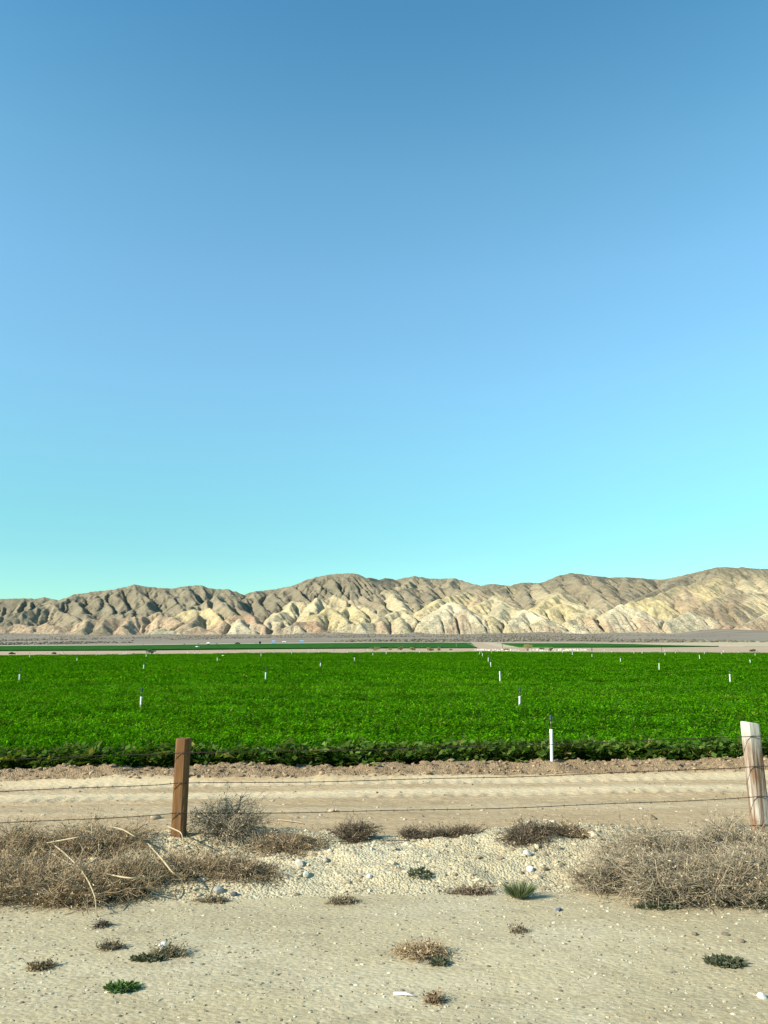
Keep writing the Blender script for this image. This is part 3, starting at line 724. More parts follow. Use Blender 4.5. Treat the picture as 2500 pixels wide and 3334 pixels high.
# field outline
def edge_near(x): return 13.62 + SK * np.clip(x, -20, 20) + 0.13 * fbm(x * 0.9, x * 0 + 2, 97, 3) + 0.02 * np.clip(np.abs(x) - 20, 0, 500)
BE = [(-300, 2134), (0, 2130.3), (420, 2129.3), (840, 2123.7), (1260, 2120.6), (1680, 2120), (2080, 2122), (2500, 2123), (2800, 2123)]
BEW = np.array([at_z(a, b + 1.8, 0.40) for a, b in BE])
def edge_far(x): return np.interp(x, BEW[:, 0], BEW[:, 1])
rng = np.random.RandomState(8)
pts, var, rot, scl = [], [], [], []
def spread(y0, y1, step, vr, sc0, sc1):
    for y in np.arange(y0, y1, step):
        half = 0.58 * y + 6
        xs = np.arange(-half, half, step) + (rng.rand() - 0.5) * step
        xs = xs + (rng.rand(len(xs)) - 0.5) * step * 0.6
        ys = y + SK * np.clip(xs, -20, 20) + (rng.rand(len(xs)) - 0.5) * step * 0.6
        ok = (ys > edge_near(xs) + 0.15) & (ys < edge_far(xs))
        xs, ys = xs[ok], ys[ok]; zs = terr(xs, ys)
        drift = 0.35 * fbm(xs / 9.0, ys / 4.0, 99, 3) + 0.45 * vnoise(xs / (1.2 if y < 36 else 2.4), ys / (0.8 if y < 36 else 1.8), 98)
        for x_, y_, z_, dr in zip(xs, ys, zs, drift):
            s = sc0 + (sc1 - sc0) * rng.rand()
            # uneven growth in broad drifts
            s *= 1 + dr
            pts.append((x_, y_, z_ - 0.01)); var.append(rng.randint(*vr)); rot.append(rng.rand() * 6.283); scl.append((1.0, 1.0, s))
spread(13.2, 36, 0.46, (0, 5), 0.88, 1.08)
spread(36, 150, 0.92, (5, 9), 0.9, 1.06)
for x_ in np.concatenate([np.arange(-16, 16, 0.27), np.arange(-16, 16, 0.33) + 0.1]):
    y_ = float(edge_near(np.array(x_))) + 0.30 * rng.rand()
    if rng.rand() < 0.9:
        pts.append((x_ + 0.1 * rng.rand(), y_, tz(x_, y_) - 0.02)); var.append(rng.randint(9, 12)); rot.append(rng.rand() * 6.283); s = 0.72 + 0.42 * rng.rand(); scl.append((s, s, s))
pm = bpy.data.meshes.new('crop'); pm.from_pydata(pts, [], []); pm.update()
for nm, ty, data in (('variant', 'INT', var), ('turn', 'FLOAT', rot)):
    a_ = pm.attributes.new(nm, ty, 'POINT'); a_.data.foreach_set('value', data)
a_ = pm.attributes.new('grow', 'FLOAT_VECTOR', 'POINT'); a_.data.foreach_set('vector', np.array(scl, dtype=np.float32).ravel())
crop = link('crop', pm, None, label='dense field of feathery bright green crop leaves', cat='crop', kind='stuff')
ng = bpy.data.node_groups.new('crop_spread', 'GeometryNodeTree')
ng.interface.new_socket('Geometry', in_out='INPUT', socket_type='NodeSocketGeometry')
ng.interface.new_socket('Geometry', in_out='OUTPUT', socket_type='NodeSocketGeometry')
gi_ = ng.nodes.new('NodeGroupInput'); go_ = ng.nodes.new('NodeGroupOutput')
m2p = ng.nodes.new('GeometryNodeMeshToPoints'); iop = ng.nodes.new('GeometryNodeInstanceOnPoints')
ci = ng.nodes.new('GeometryNodeCollectionInfo'); ci.inputs[0].default_value = lib; ci.inputs[1].default_value = True; ci.inputs[2].default_value = True
def named(n, ty):
    q = ng.nodes.new('GeometryNodeInputNamedAttribute'); q.data_type = ty; q.inputs[0].default_value = n; return q.outputs[0]
cxyz = ng.nodes.new('ShaderNodeCombineXYZ'); e2r = ng.nodes.new('FunctionNodeEulerToRotation')
L_ = ng.links.new
L_(gi_.outputs[0], m2p.inputs[0]); L_(m2p.outputs[0], iop.inputs['Points']); L_(ci.outputs[0], iop.inputs['Instance'])
iop.inputs['Pick Instance'].default_value = True
L_(named('variant', 'INT'), iop.inputs['Instance Index']); L_(named('turn', 'FLOAT'), cxyz.inputs[2]); L_(cxyz.outputs[0], e2r.inputs[0])
L_(e2r.outputs[0], iop.inputs['Rotation']); L_(named('grow', 'FLOAT_VECTOR'), iop.inputs['Scale']); L_(iop.outputs[0], go_.inputs[0])
md = crop.modifiers.new('spread', 'NODES'); md.node_group = ng
# dark base sheet of soil under the leaves
xs = np.linspace(-110, 110, 221); ys_ = np.linspace(0, 1, 40)
e0 = edge_near(xs) + 0.1; e1 = np.minimum(edge_far(xs), 150)
SXX = np.repeat(xs[:, None], 40, 1); SYY = e0[:, None] + (e1 - e0)[:, None] * ys_[None, :] ** 2
link('field_soil', np_mesh('field_soil', np.stack([SXX, SYY, terr(SXX, SYY) + 0.012], -1).reshape(-1, 3), grid_faces(221, 40), True), plain('dark_field_soil', (0.07, 0.05, 0.03), 0.95, nscale=2), kind='structure')

# ------------------------------------------------------------------ far fields, roads
def sheet(name, lo, hi, mat, dz, kind='structure', n=60, rows=14, bumpy=0.0, seed=0, **k):
    lx, ly = zip(*lo); hx_, hy_ = zip(*hi)
    A = []; 
    for i in range(n + 1):
        t = i / n
        xa = np.interp(t, np.linspace(0, 1, len(lo)), lx); ya = np.interp(t, np.linspace(0, 1, len(lo)), ly)
        xb = np.interp(t, np.linspace(0, 1, len(hi)), hx_); yb = np.interp(t, np.linspace(0, 1, len(hi)), hy_)
        a = hit(xa, ya, dz); b = hit(xb, yb, dz)
        for j in range(rows + 1):
            s = j / rows; x = a[0] + (b[0] - a[0]) * s; y = a[1] + (b[1] - a[1]) * s
            A.append((x, y, tz(x, y) + dz))
    A = np.array(A)
    if bumpy: A[:, 2] += bumpy * fbm(A[:, 0] / 5, A[:, 1] / 5, seed, 3)
    # skirt to the ground
    V = list(A); F = [tuple(f) for f in grid_faces(n + 1, rows + 1)]
    def skirt(idx):
        o = len(V)
        for i in idx: V.append(np.array([A[i][0], A[i][1], A[i][2] - dz - 0.05]))
        for q in range(len(idx) - 1): F.append((idx[q], idx[q + 1], o + q + 1, o + q))
    skirt([i * (rows + 1) for i in range(n + 1)]); skirt(list(range(rows + 1))); skirt([n * (rows + 1) + j for j in range(rows + 1)])
    me = bpy.data.meshes.new(name); me.from_pydata([tuple(v) for v in V], [], F); me.update()
    return link(name, me, mat, kind=kind, **k)
fm_ = NT('far_crop'); p = fm_.pos()
c = fm_.ramp(fm_.noise(fm_.mapping(p, (0.35, 0.12, 0.3)), 1.0, 6, 0.65), [(0.3, (0.018, 0.080, 0.008)), (0.7, (0.034, 0.125, 0.014))])
fm_.bump(fm_.noise(p, 1.5, 5, 0.7), 0.4, 1.0)
M['farcrop'] = fm_.fin(c, 0.95); fm_.b.inputs['Specular IOR Level'].default_value = 0.05
sheet('far_crop', [(-300, 2117.5), (0, 2115.5), (420, 2114), (840, 2110.3), (1260, 2107.8), (1552, 2107.3)], [(-300, 2103.5), (0, 2102.8), (420, 2100.8), (840, 2095.5), (1260, 2092), (1532, 2092.3)], M['farcrop'], 0.35, 'stuff', 90, 60, 0.10, 111,
      label='long strip of darker green crop beyond the bare dirt strip', cat='crop')
sheet('far_crop', [(1636, 2095), (1690, 2105), (1800, 2106), (2000, 2105.5), (2200, 2104.3), (2330, 2103)], [(1632, 2093.6), (1760, 2094), (1900, 2094.2), (2060, 2096.8), (2200, 2100.6), (2340, 2102.5)], M['farcrop'], 0.35, 'stuff', 70, 40, 0.10, 115,
      label='dark green crop wedge narrowing towards the pale bare field', cat='crop')
M['pale'] = plain('pale_bare_soil', (0.46, 0.38, 0.23), 0.95, nscale=0.02)
M['road'] = plain('pale_dirt_road', (0.46, 0.385, 0.26), 0.95, nscale=0.05)
sheet('bare_field', [(2060, 2096.2), (2200, 2099.8), (2340, 2102.3), (2420, 2103.6), (2500, 2103.2), (2760, 2103)], [(2060, 2094.8), (2200, 2092.6), (2340, 2090.4), (2420, 2089), (2500, 2087.6), (2760, 2086)], M['pale'], 0.06)
sheet('dirt_road', [(-300, 2103.1), (0, 2102.4), (420, 2100.4), (840, 2095.1), (1260, 2091.7), (1640, 2093.0), (1900, 2093.9), (2060, 2094.6)], [(-300, 2101.6), (0, 2100.9), (420, 2099), (840, 2093.6), (1260, 2090.6), (1640, 2092.0), (1900, 2092.9), (2060, 2093.6)], M['road'], 0.05)
sheet('dirt_road', [(1640, 2108), (1690, 2107.5)], [(1572, 2092.5), (1600, 2092.5)], M['road'], 0.05, n=6)

# ------------------------------------------------------------------ fence
fence = empty('wire_fence', at_z(590, 2760, 0.2), label='barbed wire fence of timber posts between the shoulder and dirt track', cat='fence')
fo = np.array(fence.location)
def post(top, px_top, px_bot, Yd, wid, dep, mat, rz, label, seed, taper=0.0, slant=0.0, round_=0.2):
    rng = random.Random(seed)
    T = at_Y(px_top, top, Yd); zb = tz(0, 0) if False else None
    B = at_Y(px_bot, 2740, Yd); B[2] = tz(B[0], Yd) - 0.25
    n = 14; k = 16; V = []; F = []
    for i in range(n + 1):
        t = i / n; c = B + (T - B) * t
        for j in range(k):
            a = 2 * math.pi * (j + 0.5) / k
            e = 1 / max(abs(math.cos(a)), abs(math.sin(a))); e = 1 + (e - 1) * (1 - round_)
            ww = (1 + taper * (1 - t)) * (1 + 0.025 * math.sin(a * 3 + seed + t * 2) + rng.uniform(-0.012, 0.012))
            x = math.cos(a) * e * wid / 2 * ww; y = math.sin(a) * e * dep / 2 * ww
            x, y = x * math.cos(rz) - y * math.sin(rz), x * math.sin(rz) + y * math.cos(rz)
            z = c[2] - B[2] + (slant * x + rng.uniform(-0.004, 0.004) if i == n else 0)
            V.append((c[0] - B[0] + x, c[1] - B[1] + y, z))
    for i in range(n):
        for j in range(k): F.append((i*k+j, i*k+(j+1)%k, (i+1)*k+(j+1)%k, (i+1)*k+j))
    # bevelled top
    o = len(V)
    for j in range(k):
        q = np.array(V[n*k+j]); cc_ = T - B; q2 = cc_ + (q - cc_) * 0.93; q2[2] = q[2] + 0.006; V.append(tuple(q2))
    for j in range(k): F.append((n*k+j, n*k+(j+1)%k, o+(j+1)%k, o+j))
    F.append(tuple(range(o, o + k)))
    me = bpy.data.meshes.new('post'); me.from_pydata(V, [], F); me.update()
    ob = link('post', me, mat, fence, label=label); ob.location = B - fo
    return B, T, ob
YL, YR = 7.62, 8.30
pL = post(2405, 597, 580, YL, 0.125, 0.105, M['post_brown'], R(-14), 'square reddish brown timber post with pale sawn top', 3, 0.0, 0.0, 0.15)
pR = post(2354, 2440, 2484, YR, 0.165, 0.14, M['post_grey'], R(12), 'leaning weathered grey and brown timber post', 7, 0.06, -0.12, 0.3)
# the next posts of the fence, outside the photograph
dxp = pR[0][0] - pL[0][0]; dyp = YR - YL
pLL = post(2440, -1260, -1270, YL - dyp, 0.12, 0.11, M['post_brown'], R(8), 'square brown timber post', 11)
pRR = post(2330, 4010, 4020, YR + dyp, 0.13, 0.12, M['post_grey'], R(-8), 'weathered grey timber post', 13)
WL = [2452, 2551, 2649, 2747]; WRt = [2397, 2496, 2594, 2686]
rngp = random.Random(4)
posts = [pLL, pL, pR, pRR]
for wi in range(4):
    zL = at_Y(590, WL[wi], YL - 0.07)[2]; zR = at_Y(2465, WRt[wi], YR - 0.08)[2]
    zLL = zL - 0.02; zRR = zR + 0.02
    ctrl = []
    for (B, T, ob), z, dep in zip(posts, (zLL, zL, zR, zRR), (0.065, 0.062, 0.08, 0.07)):
        t = (z - B[2]) / (T[2] - B[2]); c = B + (T - B) * t
        ctrl.append((c[0], c[1] - dep, z))
    path = []; barbs = MB()
    for a, b in zip(ctrl[:-1], ctrl[1:]):
        a = np.array(a); b = np.array(b); N = 24
        for i in range(N + (1 if b is ctrl[-1] else 0)):
            t = i / N; q = a + (b - a) * t; q = q.copy(); q[2] -= (0.035 + 0.012 * wi) * 4 * t * (1 - t) * 0.6 - 0.004 * math.sin(t * 17 + wi)
            path.append(tuple(q - fo))
    path.append(tuple(np.array(ctrl[-1]) - fo))
    path[0] = (path[0][0] - 0.05, path[0][1], path[0][2])
    wob = MB().tube(path, 0.0036, 6).build('wire', M['wire'], fence, True)
    # barbs every 13 cm
    P = np.array(path); seg = np.linalg.norm(np.diff(P, axis=0), axis=1); cum = np.concatenate([[0], np.cumsum(seg)])
    for s in np.arange(0.06, cum[-1], 0.13):
        q = np.array([np.interp(s, cum, P[:, k]) for k in range(3)]); ang = rngp.uniform(0, 3.14)
        for dx_ in (-0.004, 0.004):
            d = np.array([rngp.uniform(-0.004, 0.004), math.cos(ang), math.sin(ang)]) * 0.016; ang += 1.3
            barbs.tube([tuple(q - d + (dx_, 0, 0)), tuple(q + d + (dx_, 0, 0))], 0.0016, 3)
    barbs.build('barbs', M['wire'], wob, kind='stuff')
    for (B, T, ob), c in zip(posts[1:3], ctrl[1:3]):
        st = MB().tube([(c[0]-0.011-B[0], c[1]+0.02-B[1], c[2]-B[2]+0.004), (c[0]-0.011-B[0], c[1]-0.006-B[1], c[2]-B[2]+0.004), (c[0]+0.011-B[0], c[1]-0.006-B[1], c[2]-B[2]-0.004), (c[0]+0.011-B[0], c[1]+0.02-B[1], c[2]-B[2]-0.004)], 0.0022, 5)
        st.build('staple', M['staple'], ob)

# ------------------------------------------------------------------ sprinkler risers
def riser_meshes():
    pipe = MB().lathe([(0.025, -0.12), (0.025, 0.90), (0.0295, 0.905), (0.0295, 0.985), (0.024, 1.0), (0.010, 1.001)], 20).mesh('pipe')
    tube = MB().lathe([(0.009, 0.0), (0.009, 0.085), (0.014, 0.09), (0.014, 0.115), (0.009, 0.12), (0.009, 0.13)], 10).mesh('riser_tube', True)
    hd = MB().lathe([(0.012, 0.13), (0.020, 0.135), (0.026, 0.15), (0.028, 0.175), (0.024, 0.19), (0.017, 0.195), (0.028, 0.20), (0.030, 0.212), (0.020, 0.225), (0.008, 0.24)], 14).mesh('sprinkler_head', True)
    nz = MB().tube([(0.0, 0, 0.165), (0.025, 0, 0.18), (0.048, 0, 0.19)], [0.009, 0.008, 0.006], 8).mesh('nozzle', True)
    pipe.materials.append(M['pvc']); tube.materials.append(M['brass']); hd.materials.append(M['head']); nz.materials.append(M['head'])
    return pipe, tube, hd, nz
RM = riser_meshes()
def riser(pos, hgt, rz, tilt, label, group):
    e = empty('sprinkler_riser', pos, rz, label=label, cat='sprinkler', group=group)
    e.rotation_euler = (tilt[0], tilt[1], rz)
    pp = bpy.data.objects.new('pipe', RM[0]); COL.objects.link(pp); pp.parent = e; pp.scale = (1, 1, hgt)
    tb = bpy.data.objects.new('riser_tube', RM[1]); COL.objects.link(tb); tb.parent = e; tb.location = (0, 0, hgt)
    hd = bpy.data.objects.new('sprinkler_head', RM[2]); COL.objects.link(hd); hd.parent = e; hd.location = (0, 0, hgt)
    nz = bpy.data.objects.new('nozzle', RM[3]); COL.objects.link(nz); nz.parent = hd
    return e
CROP_Z = 0.36
RISERS = [(1690,2268,2295),(457,2270,2301),(62,2196,2218),(863,2190,2215),(1628,2187,2214),(2377,2196,2222),(468,2165,2179),(1043,2159,2174),(1598,2157,2174),(2145,2160.6,2179),
 (250,2144,2155),(707,2141.6,2153),(1154,2141,2151.5),(1589,2141.6,2153),(2020,2144.7,2157.6),(2444,2148.5,2159),(2278,2133,2145),(96,2132,2142),(475,2131,2141),(849,2128,2138),(1214,2127,2135),(1571,2127,2138),
 (1927,2131,2139.6),(1864,2122.7,2132.8),(2165,2126,2135),(2459,2128,2135),(55,2127.5,2132.5),(154,2129,2133),(206,2128,2132),(279,2128,2132),(312,2128,2134),(633,2124.5,2132),(649,2125,2129.5),
 (765,2122.7,2128),(893,2122.7,2127.7),(941,2120.6,2125.7),(949,2122.7,2130.8),(1037,2119.4,2126),(1131,2120.6,2125),(1257,2121.6,2130),(1303,2119,2125),(1366,2119,2124.7),(1561,2122,2130),(1567,2119.6,2126),
 (1599,2119,2125),(1784,2118,2123.7),(1831,2120,2127.5),(1992,2120,2125.2),(2064,2120.6,2128),(2091,2121,2129),(2199,2122,2127),(2293,2122,2129.5),(2350,2124,2131),(2404,2122,2127)]
STRIP = [(201,2124,2131),(403,2126,2131),(410,2124,2129),(488,2126,2131.5),(502,2124,2129.5),(610,2122,2127.5),(723,2122.7,2127),(808,2118,2124),(1004,2115.6,2120.6),(1021,2115,2118),(1155,2117,2123),(1197,2112.5,2119),(1388,2112.5,2119),(1575,2115,2120),(1967,2114,2119),(2164,2115.6,2122),(2355,2117,2123)]
rr = random.Random(12)
e = riser(np.array([at_z(1797, 2499, 0.03)[0], at_z(1797, 2499, 0.03)[1], 0.03]), 0.62, 2.2, (0.0, -0.015), 'tall white sprinkler riser at the crop edge, its foot on the soil ridge', None)
for (x, yt, yb) in RISERS:
    P = at_z(x, yb, CROP_Z); h = (yb - yt) * P[1] / FPX + CROP_Z
    big = yb > 2200
    g0 = tz(P[0], P[1]); P2 = np.array([P[0], P[1], g0])
    riser(P2, min(max(h, 0.5), 0.95), rr.uniform(0, 6.28), (rr.gauss(0, 0.025), rr.gauss(0, 0.03)), 'white sprinkler riser with dark head standing out of the green crop', 'sprinkler risers in the crop')
for (x, yt, yb) in STRIP:
    P = hit(x, yb); 
    riser(P, min(max((yb - yt) * P[1] / FPX, 0.4), 0.9), rr.uniform(0, 6.28), (rr.gauss(0, 0.03), rr.gauss(0, 0.03)), 'small white sprinkler riser on bare dirt at the far crop edge', 'sprinkler risers on the far dirt strip')

# ------------------------------------------------------------------ things beyond the field
def leafy_bush(name, pos, w, h, n, cols, label, cat, group, seed, blade=0.16, upright=0.3):
    rng = np.random.RandomState(seed)
    e = empty(name, pos, 0, label=label, cat=cat, group=group)
    # stems from the root, leaves through the crown
    st = MB()
    for k in range(7):
        a = rng.rand() * 6.28; r = w * 0.5 * (0.3 + 0.6 * rng.rand()); hh = h * (0.5 + 0.4 * rng.rand())
        st.tube([(0, 0, -0.05), (r * 0.4 * math.cos(a), r * 0.4 * math.sin(a), hh * 0.5), (r * math.cos(a), r * math.sin(a), hh)], [0.03, 0.02, 0.008], 5)
    st.build('stems', M['oldpost'], e)
    nc = 9; cen = np.stack([(rng.rand(nc) - 0.5) * w * 0.75, (rng.rand(nc) - 0.5) * w * 0.75, h * (0.25 + 0.55 * rng.rand(nc))], -1)
    rad = np.stack([w * (0.16 + 0.14 * rng.rand(nc)), w * (0.16 + 0.14 * rng.rand(nc)), h * (0.16 + 0.14 * rng.rand(nc))], -1)
    ci_ = rng.randint(0, nc, n); d = unit(rng.randn(n, 3)); C = cen[ci_] + d * rad[ci_] * (0.55 + 0.5 * rng.rand(n, 1))
    C[:, 2] = np.maximum(C[:, 2], 0.02)
    U = unit(d * (1 - upright) + rng.randn(n, 3) * 0.5 + np.array([0, 0, upright])) * (blade * (0.6 + 0.8 * rng.rand(n)))[:, None]
    W = unit(np.cross(U, rng.randn(n, 3))) * blade * 0.28
    V, F = quads(C, U, W); t = rng.rand(n, 1)
    cl = np.array(cols[0]) * (1 - t) + np.array(cols[1]) * t
    link('foliage', np_mesh('foliage', V, F, col=np.repeat(cl, 4, 0)), M['weed'], e)
    return e
OLV = [(0.14, 0.15, 0.05), (0.26, 0.24, 0.10)]; TANB = [(0.26, 0.20, 0.09), (0.42, 0.33, 0.15)]; DKG = [(0.06, 0.10, 0.04), (0.12, 0.16, 0.07)]; RUS = [(0.30, 0.19, 0.08), (0.30, 0.26, 0.10)]
BUSH = [(1220, 2119, 33, 13, OLV, 'wide olive green bush on the dirt strip, twin humped'), (1304, 2117.5, 19, 12.5, OLV, 'rounded olive brown bush on the dirt strip beside a dark tall post'),
 (1342, 2117.3, 18, 9, TANB, 'low tan bush at the foot of the dark tall post'), (1399, 2119, 22, 9, RUS, 'low rusty yellow bush at the far crop edge'),
 (1427, 2119, 13, 10, RUS, 'narrow rusty upright bush at the far crop edge'), (1718, 2119.4, 34, 21, TANB, 'big tan bushy shrub rising behind the white rubble'),
 (1793, 2119.4, 16, 11, OLV, 'small rounded olive bush between stretches of white rubble'), (1763, 2115, 15, 5, DKG, 'small dark scrub bush behind the white rubble'),
 (2450, 2121.5, 17, 6.5, DKG, 'low dark green bush alone on the bare strip'), (493, 2127.5, 26, 13, DKG, 'grey green wispy bush between two white risers'),
 (1650, 2118.5, 22, 6, RUS, 'low orange brown bush at the foot of a leaning post'), (1271, 2116, 14, 4, RUS, 'flat brown scrub bush on the dirt strip'),
 (38, 2130, 16, 4.5, DKG, 'flat dark weed clump at the far crop edge'), (175, 2129.5, 14, 4, DKG, 'small dark weed clump at the far crop edge'), (1468, 2117, 8, 4, TANB, 'tiny dry tan clump on the dirt strip')]
for i, (x, y, wpx, hpx, cols, lab) in enumerate(BUSH):
    P = hit(x, y); s = P[1] / FPX
    leafy_bush('bush', P, wpx * s, hpx * s, 700 if wpx > 15 else 350, cols, lab, 'bush', 'bushes beyond the crop', 500 + i, 0.16, 0.5 if x == 493 else 0.3)
POSTS = [(1351, 2094.6, 2117.5, 0.16, 0.02, 'tall dark post beyond the crop between two bushes'), (1637, 2098, 2112.5, 0.13, -0.14, 'dark leaning post beside the dirt road beyond the crop'),
 (1927, 2106.7, 2119.5, 0.17, 0.0, 'stout dark post on the bare strip behind the crop'), (1835, 2107, 2116, 0.06, -0.16, 'short dark leaning stake behind the white rubble'),
 (2155, 2107.5, 2122, 0.08, -0.05, 'thin dark stake on the bare strip, taller than its neighbours'), (1189, 2110, 2118, 0.06, 0.0, 'thin stake between a white riser and the wide olive bush'),
 (1089, 2113.5, 2119, 0.06, 0.0, 'short thin stake alone on the bare strip'), (1257, 2109.5, 2118.5, 0.06, 0, 'thin stake between the wide olive bush and the rounded olive brown one'), (2207, 2116.4, 2121.8, 0.05, 0.02, 'tiny dark stake on the bare strip'), (2303, 2117, 2122, 0.05, -0.2, 'tiny leaning stake on the bare strip'),
 (2466, 2116.5, 2122.5, 0.05, -0.12, 'tiny stake beside the low dark green bush'), (1897, 2109, 2118, 0.05, 0.0, 'very thin stake behind the end of the white rubble')]
for (x, y0, y1, wd, lean, lab) in POSTS:
    P = hit(x, y1); h = (y1 - y0) * P[1] / FPX
    o = MB().lathe([(wd * 0.5, -0.2), (wd * 0.52, h * 0.5), (wd * 0.47, h * 0.97), (wd * 0.40, h)], 8).build('stake' if wd < 0.1 else 'post', M['oldpost'], None, True, label=lab, cat='post', group='posts beyond the crop')
    o.location = P; o.rotation_euler = (0, lean, 0.4)
# white rubble strewn along the strip
rng = np.random.RandomState(31)
for (x0, x1, n, lab) in ((1545, 1640, 90, 'heap of white broken rubble beside the leaning post'), (1640, 1692, 40, 'thin spread of white rubble by the orange brown bush'), (1725, 1795, 60, 'white rubble below the big tan shrub'), (1800, 1912, 100, 'long pale band of rubble behind the crop, right of the rounded bush')):
    P = []
    S = []
    for k in range(n):
        px_ = x0 + (x1 - x0) * rng.rand(); y_ = 2119.6 - 5.2 * rng.rand() ** 1.4
        q = hit(px_, y_); r = 0.10 + 0.22 * rng.rand() ** 2; P.append(q + np.array([0, 0, r * 0.25])); S.append((r * (0.8 + 0.8 * rng.rand()), r, r * (0.5 + 0.4 * rng.rand())))
    V, F = blobs(np.array(P), np.array(S), rng, 0.35)
    link('rubble', np_mesh('rubble', V, F, col=np.repeat(np.array([0.60, 0.55, 0.44]) * (0.75 + 0.35 * rng.rand(n, 1)), 12, 0)), M['stone'], label=lab.replace('right of', 'past'), cat='rubble', kind='stuff')
# a scrap of white plastic lying on the crop, and one in the far field
for (x, y, zz, r, lab) in ((726, 2135, 0.34, 0.16, 'white plastic scrap lying on the green crop'), (642, 2106, 0.45, 0.45, 'white object lying in the darker far crop')):
    q = at_z(x, y, zz) if zz < 0.4 else hit(x, y, 0.35)
    V, F = blobs(np.array([q]), np.array([[r * 1.6, r, r * 0.6]]), rng, 0.3)
    link('plastic_scrap', np_mesh('plastic_scrap', V, F, col=np.tile([0.8, 0.8, 0.76], (12, 1))), M['stone'], label=lab, cat='scrap')
# irrigation lines across the far crop
for (xa, ya, xb, yb) in ((1447, 2092.6, 1427, 2107), (1407, 2093, 1373, 2105.5), (1485, 2092.8, 1486, 2105.5), (1521, 2092.8, 1549, 2105), (1345, 2093.5, 1290, 2103)):
    a = hit(xa, ya, 0.4); b = hit(xb, yb, 0.4)
    pts_ = [tuple(a + (b - a) * t + np.array([0, 0, tz(*(a + (b - a) * t)[:2]) + 0.42 - (a + (b - a) * t)[2]])) for t in np.linspace(0, 1, 24)]
    MB().tube(pts_, 0.065, 6).build('irrigation_pipe', M['alu'], None, True, label='pale irrigation pipe running across the darker far crop', cat='pipe', group='irrigation pipes in the far crop')

def toilet(P, rz, lab):
    e = empty('portable_toilet', P, rz, label=lab, cat='toilet', group='portable toilets behind the far crop')
    MB().box((0, 0, 0.06), (1.15, 1.2, 0.14), 0.02).build('base', M['darkpaint'], e)
    MB().box((0, 0, 1.12), (1.08, 1.12, 2.0), 0.05).build('cabin', M['blue'], e)
    d = MB().box((0, -0.565, 1.06), (0.78, 0.03, 1.78), 0.01).build('door', M['bluedoor'], e)
    MB().box((0.28, -0.59, 1.05), (0.10, 0.03, 0.14), 0.008).build('latch', M['darkpaint'], d)
    MB().box((-0.48, -0.57, 1.1), (0.08, 0.04, 1.9), 0.01).build('corner_trim', M['white'], e)
    MB().box((0.48, -0.57, 1.1), (0.08, 0.04, 1.9), 0.01).build('corner_trim', M['white'], e)
    r = MB().lathe([(0.80, 2.09), (0.78, 2.16), (0.55, 2.27), (0.2, 2.33), (0.05, 2.34)], 4).build('roof', M['white'], e); r.rotation_euler = (0, 0, R(45))
    MB().lathe([(0.05, 2.2), (0.05, 2.55)], 8, (0.35, 0.35, 0)).build('vent_pipe', M['white'], e)
for (x, lab) in ((887.5, 'left blue portable toilet of the pair near the dark reel, white roof'), (893, 'blue portable toilet of that pair standing towards the white trailer'), (978.5, 'blue portable toilet beyond the white trailer, first of its pair'), (984.5, 'outer blue portable toilet of the pair past the white trailer')):
    lab = lab.replace('left ', '').replace('near the dark reel', 'on the dark reel side')
    toilet(hit(x, 2094.4 if x < 950 else 2093.2), R(10), lab)
def trailer(P, L, W, H, z0, lab, rz):
    e = empty('trailer', P, rz, label=lab, cat='trailer')
    MB().box((0, 0, z0 - 0.07), (L, W, 0.12), 0.01).build('frame', M['steel'], e)
    b = MB().box((0, 0, z0 + H / 2), (L * 0.96, W * 0.96, H), 0.04).build('box', M['white'], e)
    for k in range(5): MB().box((-L * 0.40 + k * L * 0.2, -W * 0.48 - 0.015, z0 + H / 2), (0.05, 0.03, H * 0.92)).build('rib', M['white'], b)
    MB().tube([(-L / 2, 0, z0 - 0.08), (-L / 2 - 0.9, 0, z0 - 0.12)], 0.05, 6).build('drawbar', M['steel'], e)
    for sx_ in (-0.35, 0.35):
        for sy_ in (-1, 1):
            wh = MB().lathe([(0.12, -0.08), (0.30, -0.10), (0.33, -0.06), (0.33, 0.06), (0.30, 0.10), (0.12, 0.08)], 16, axis='y').build('wheel', M['rubber'], e, True); wh.location = (sx_, sy_ * W * 0.5, 0.33)
            MB().lathe([(0.05, -0.09), (0.14, -0.085), (0.14, 0.085), (0.05, 0.09)], 12, axis='y').build('rim', M['steel'], wh)
trailer(hit(925, 2093), 3.4, 1.6, 0.85, 0.55, 'low white ribbed trailer between the two pairs of blue toilets', R(4))
trailer(hit(678, 2097.6), 2.7, 1.6, 1.0, 0.6, 'short white box trailer alone behind the far crop', R(-6))
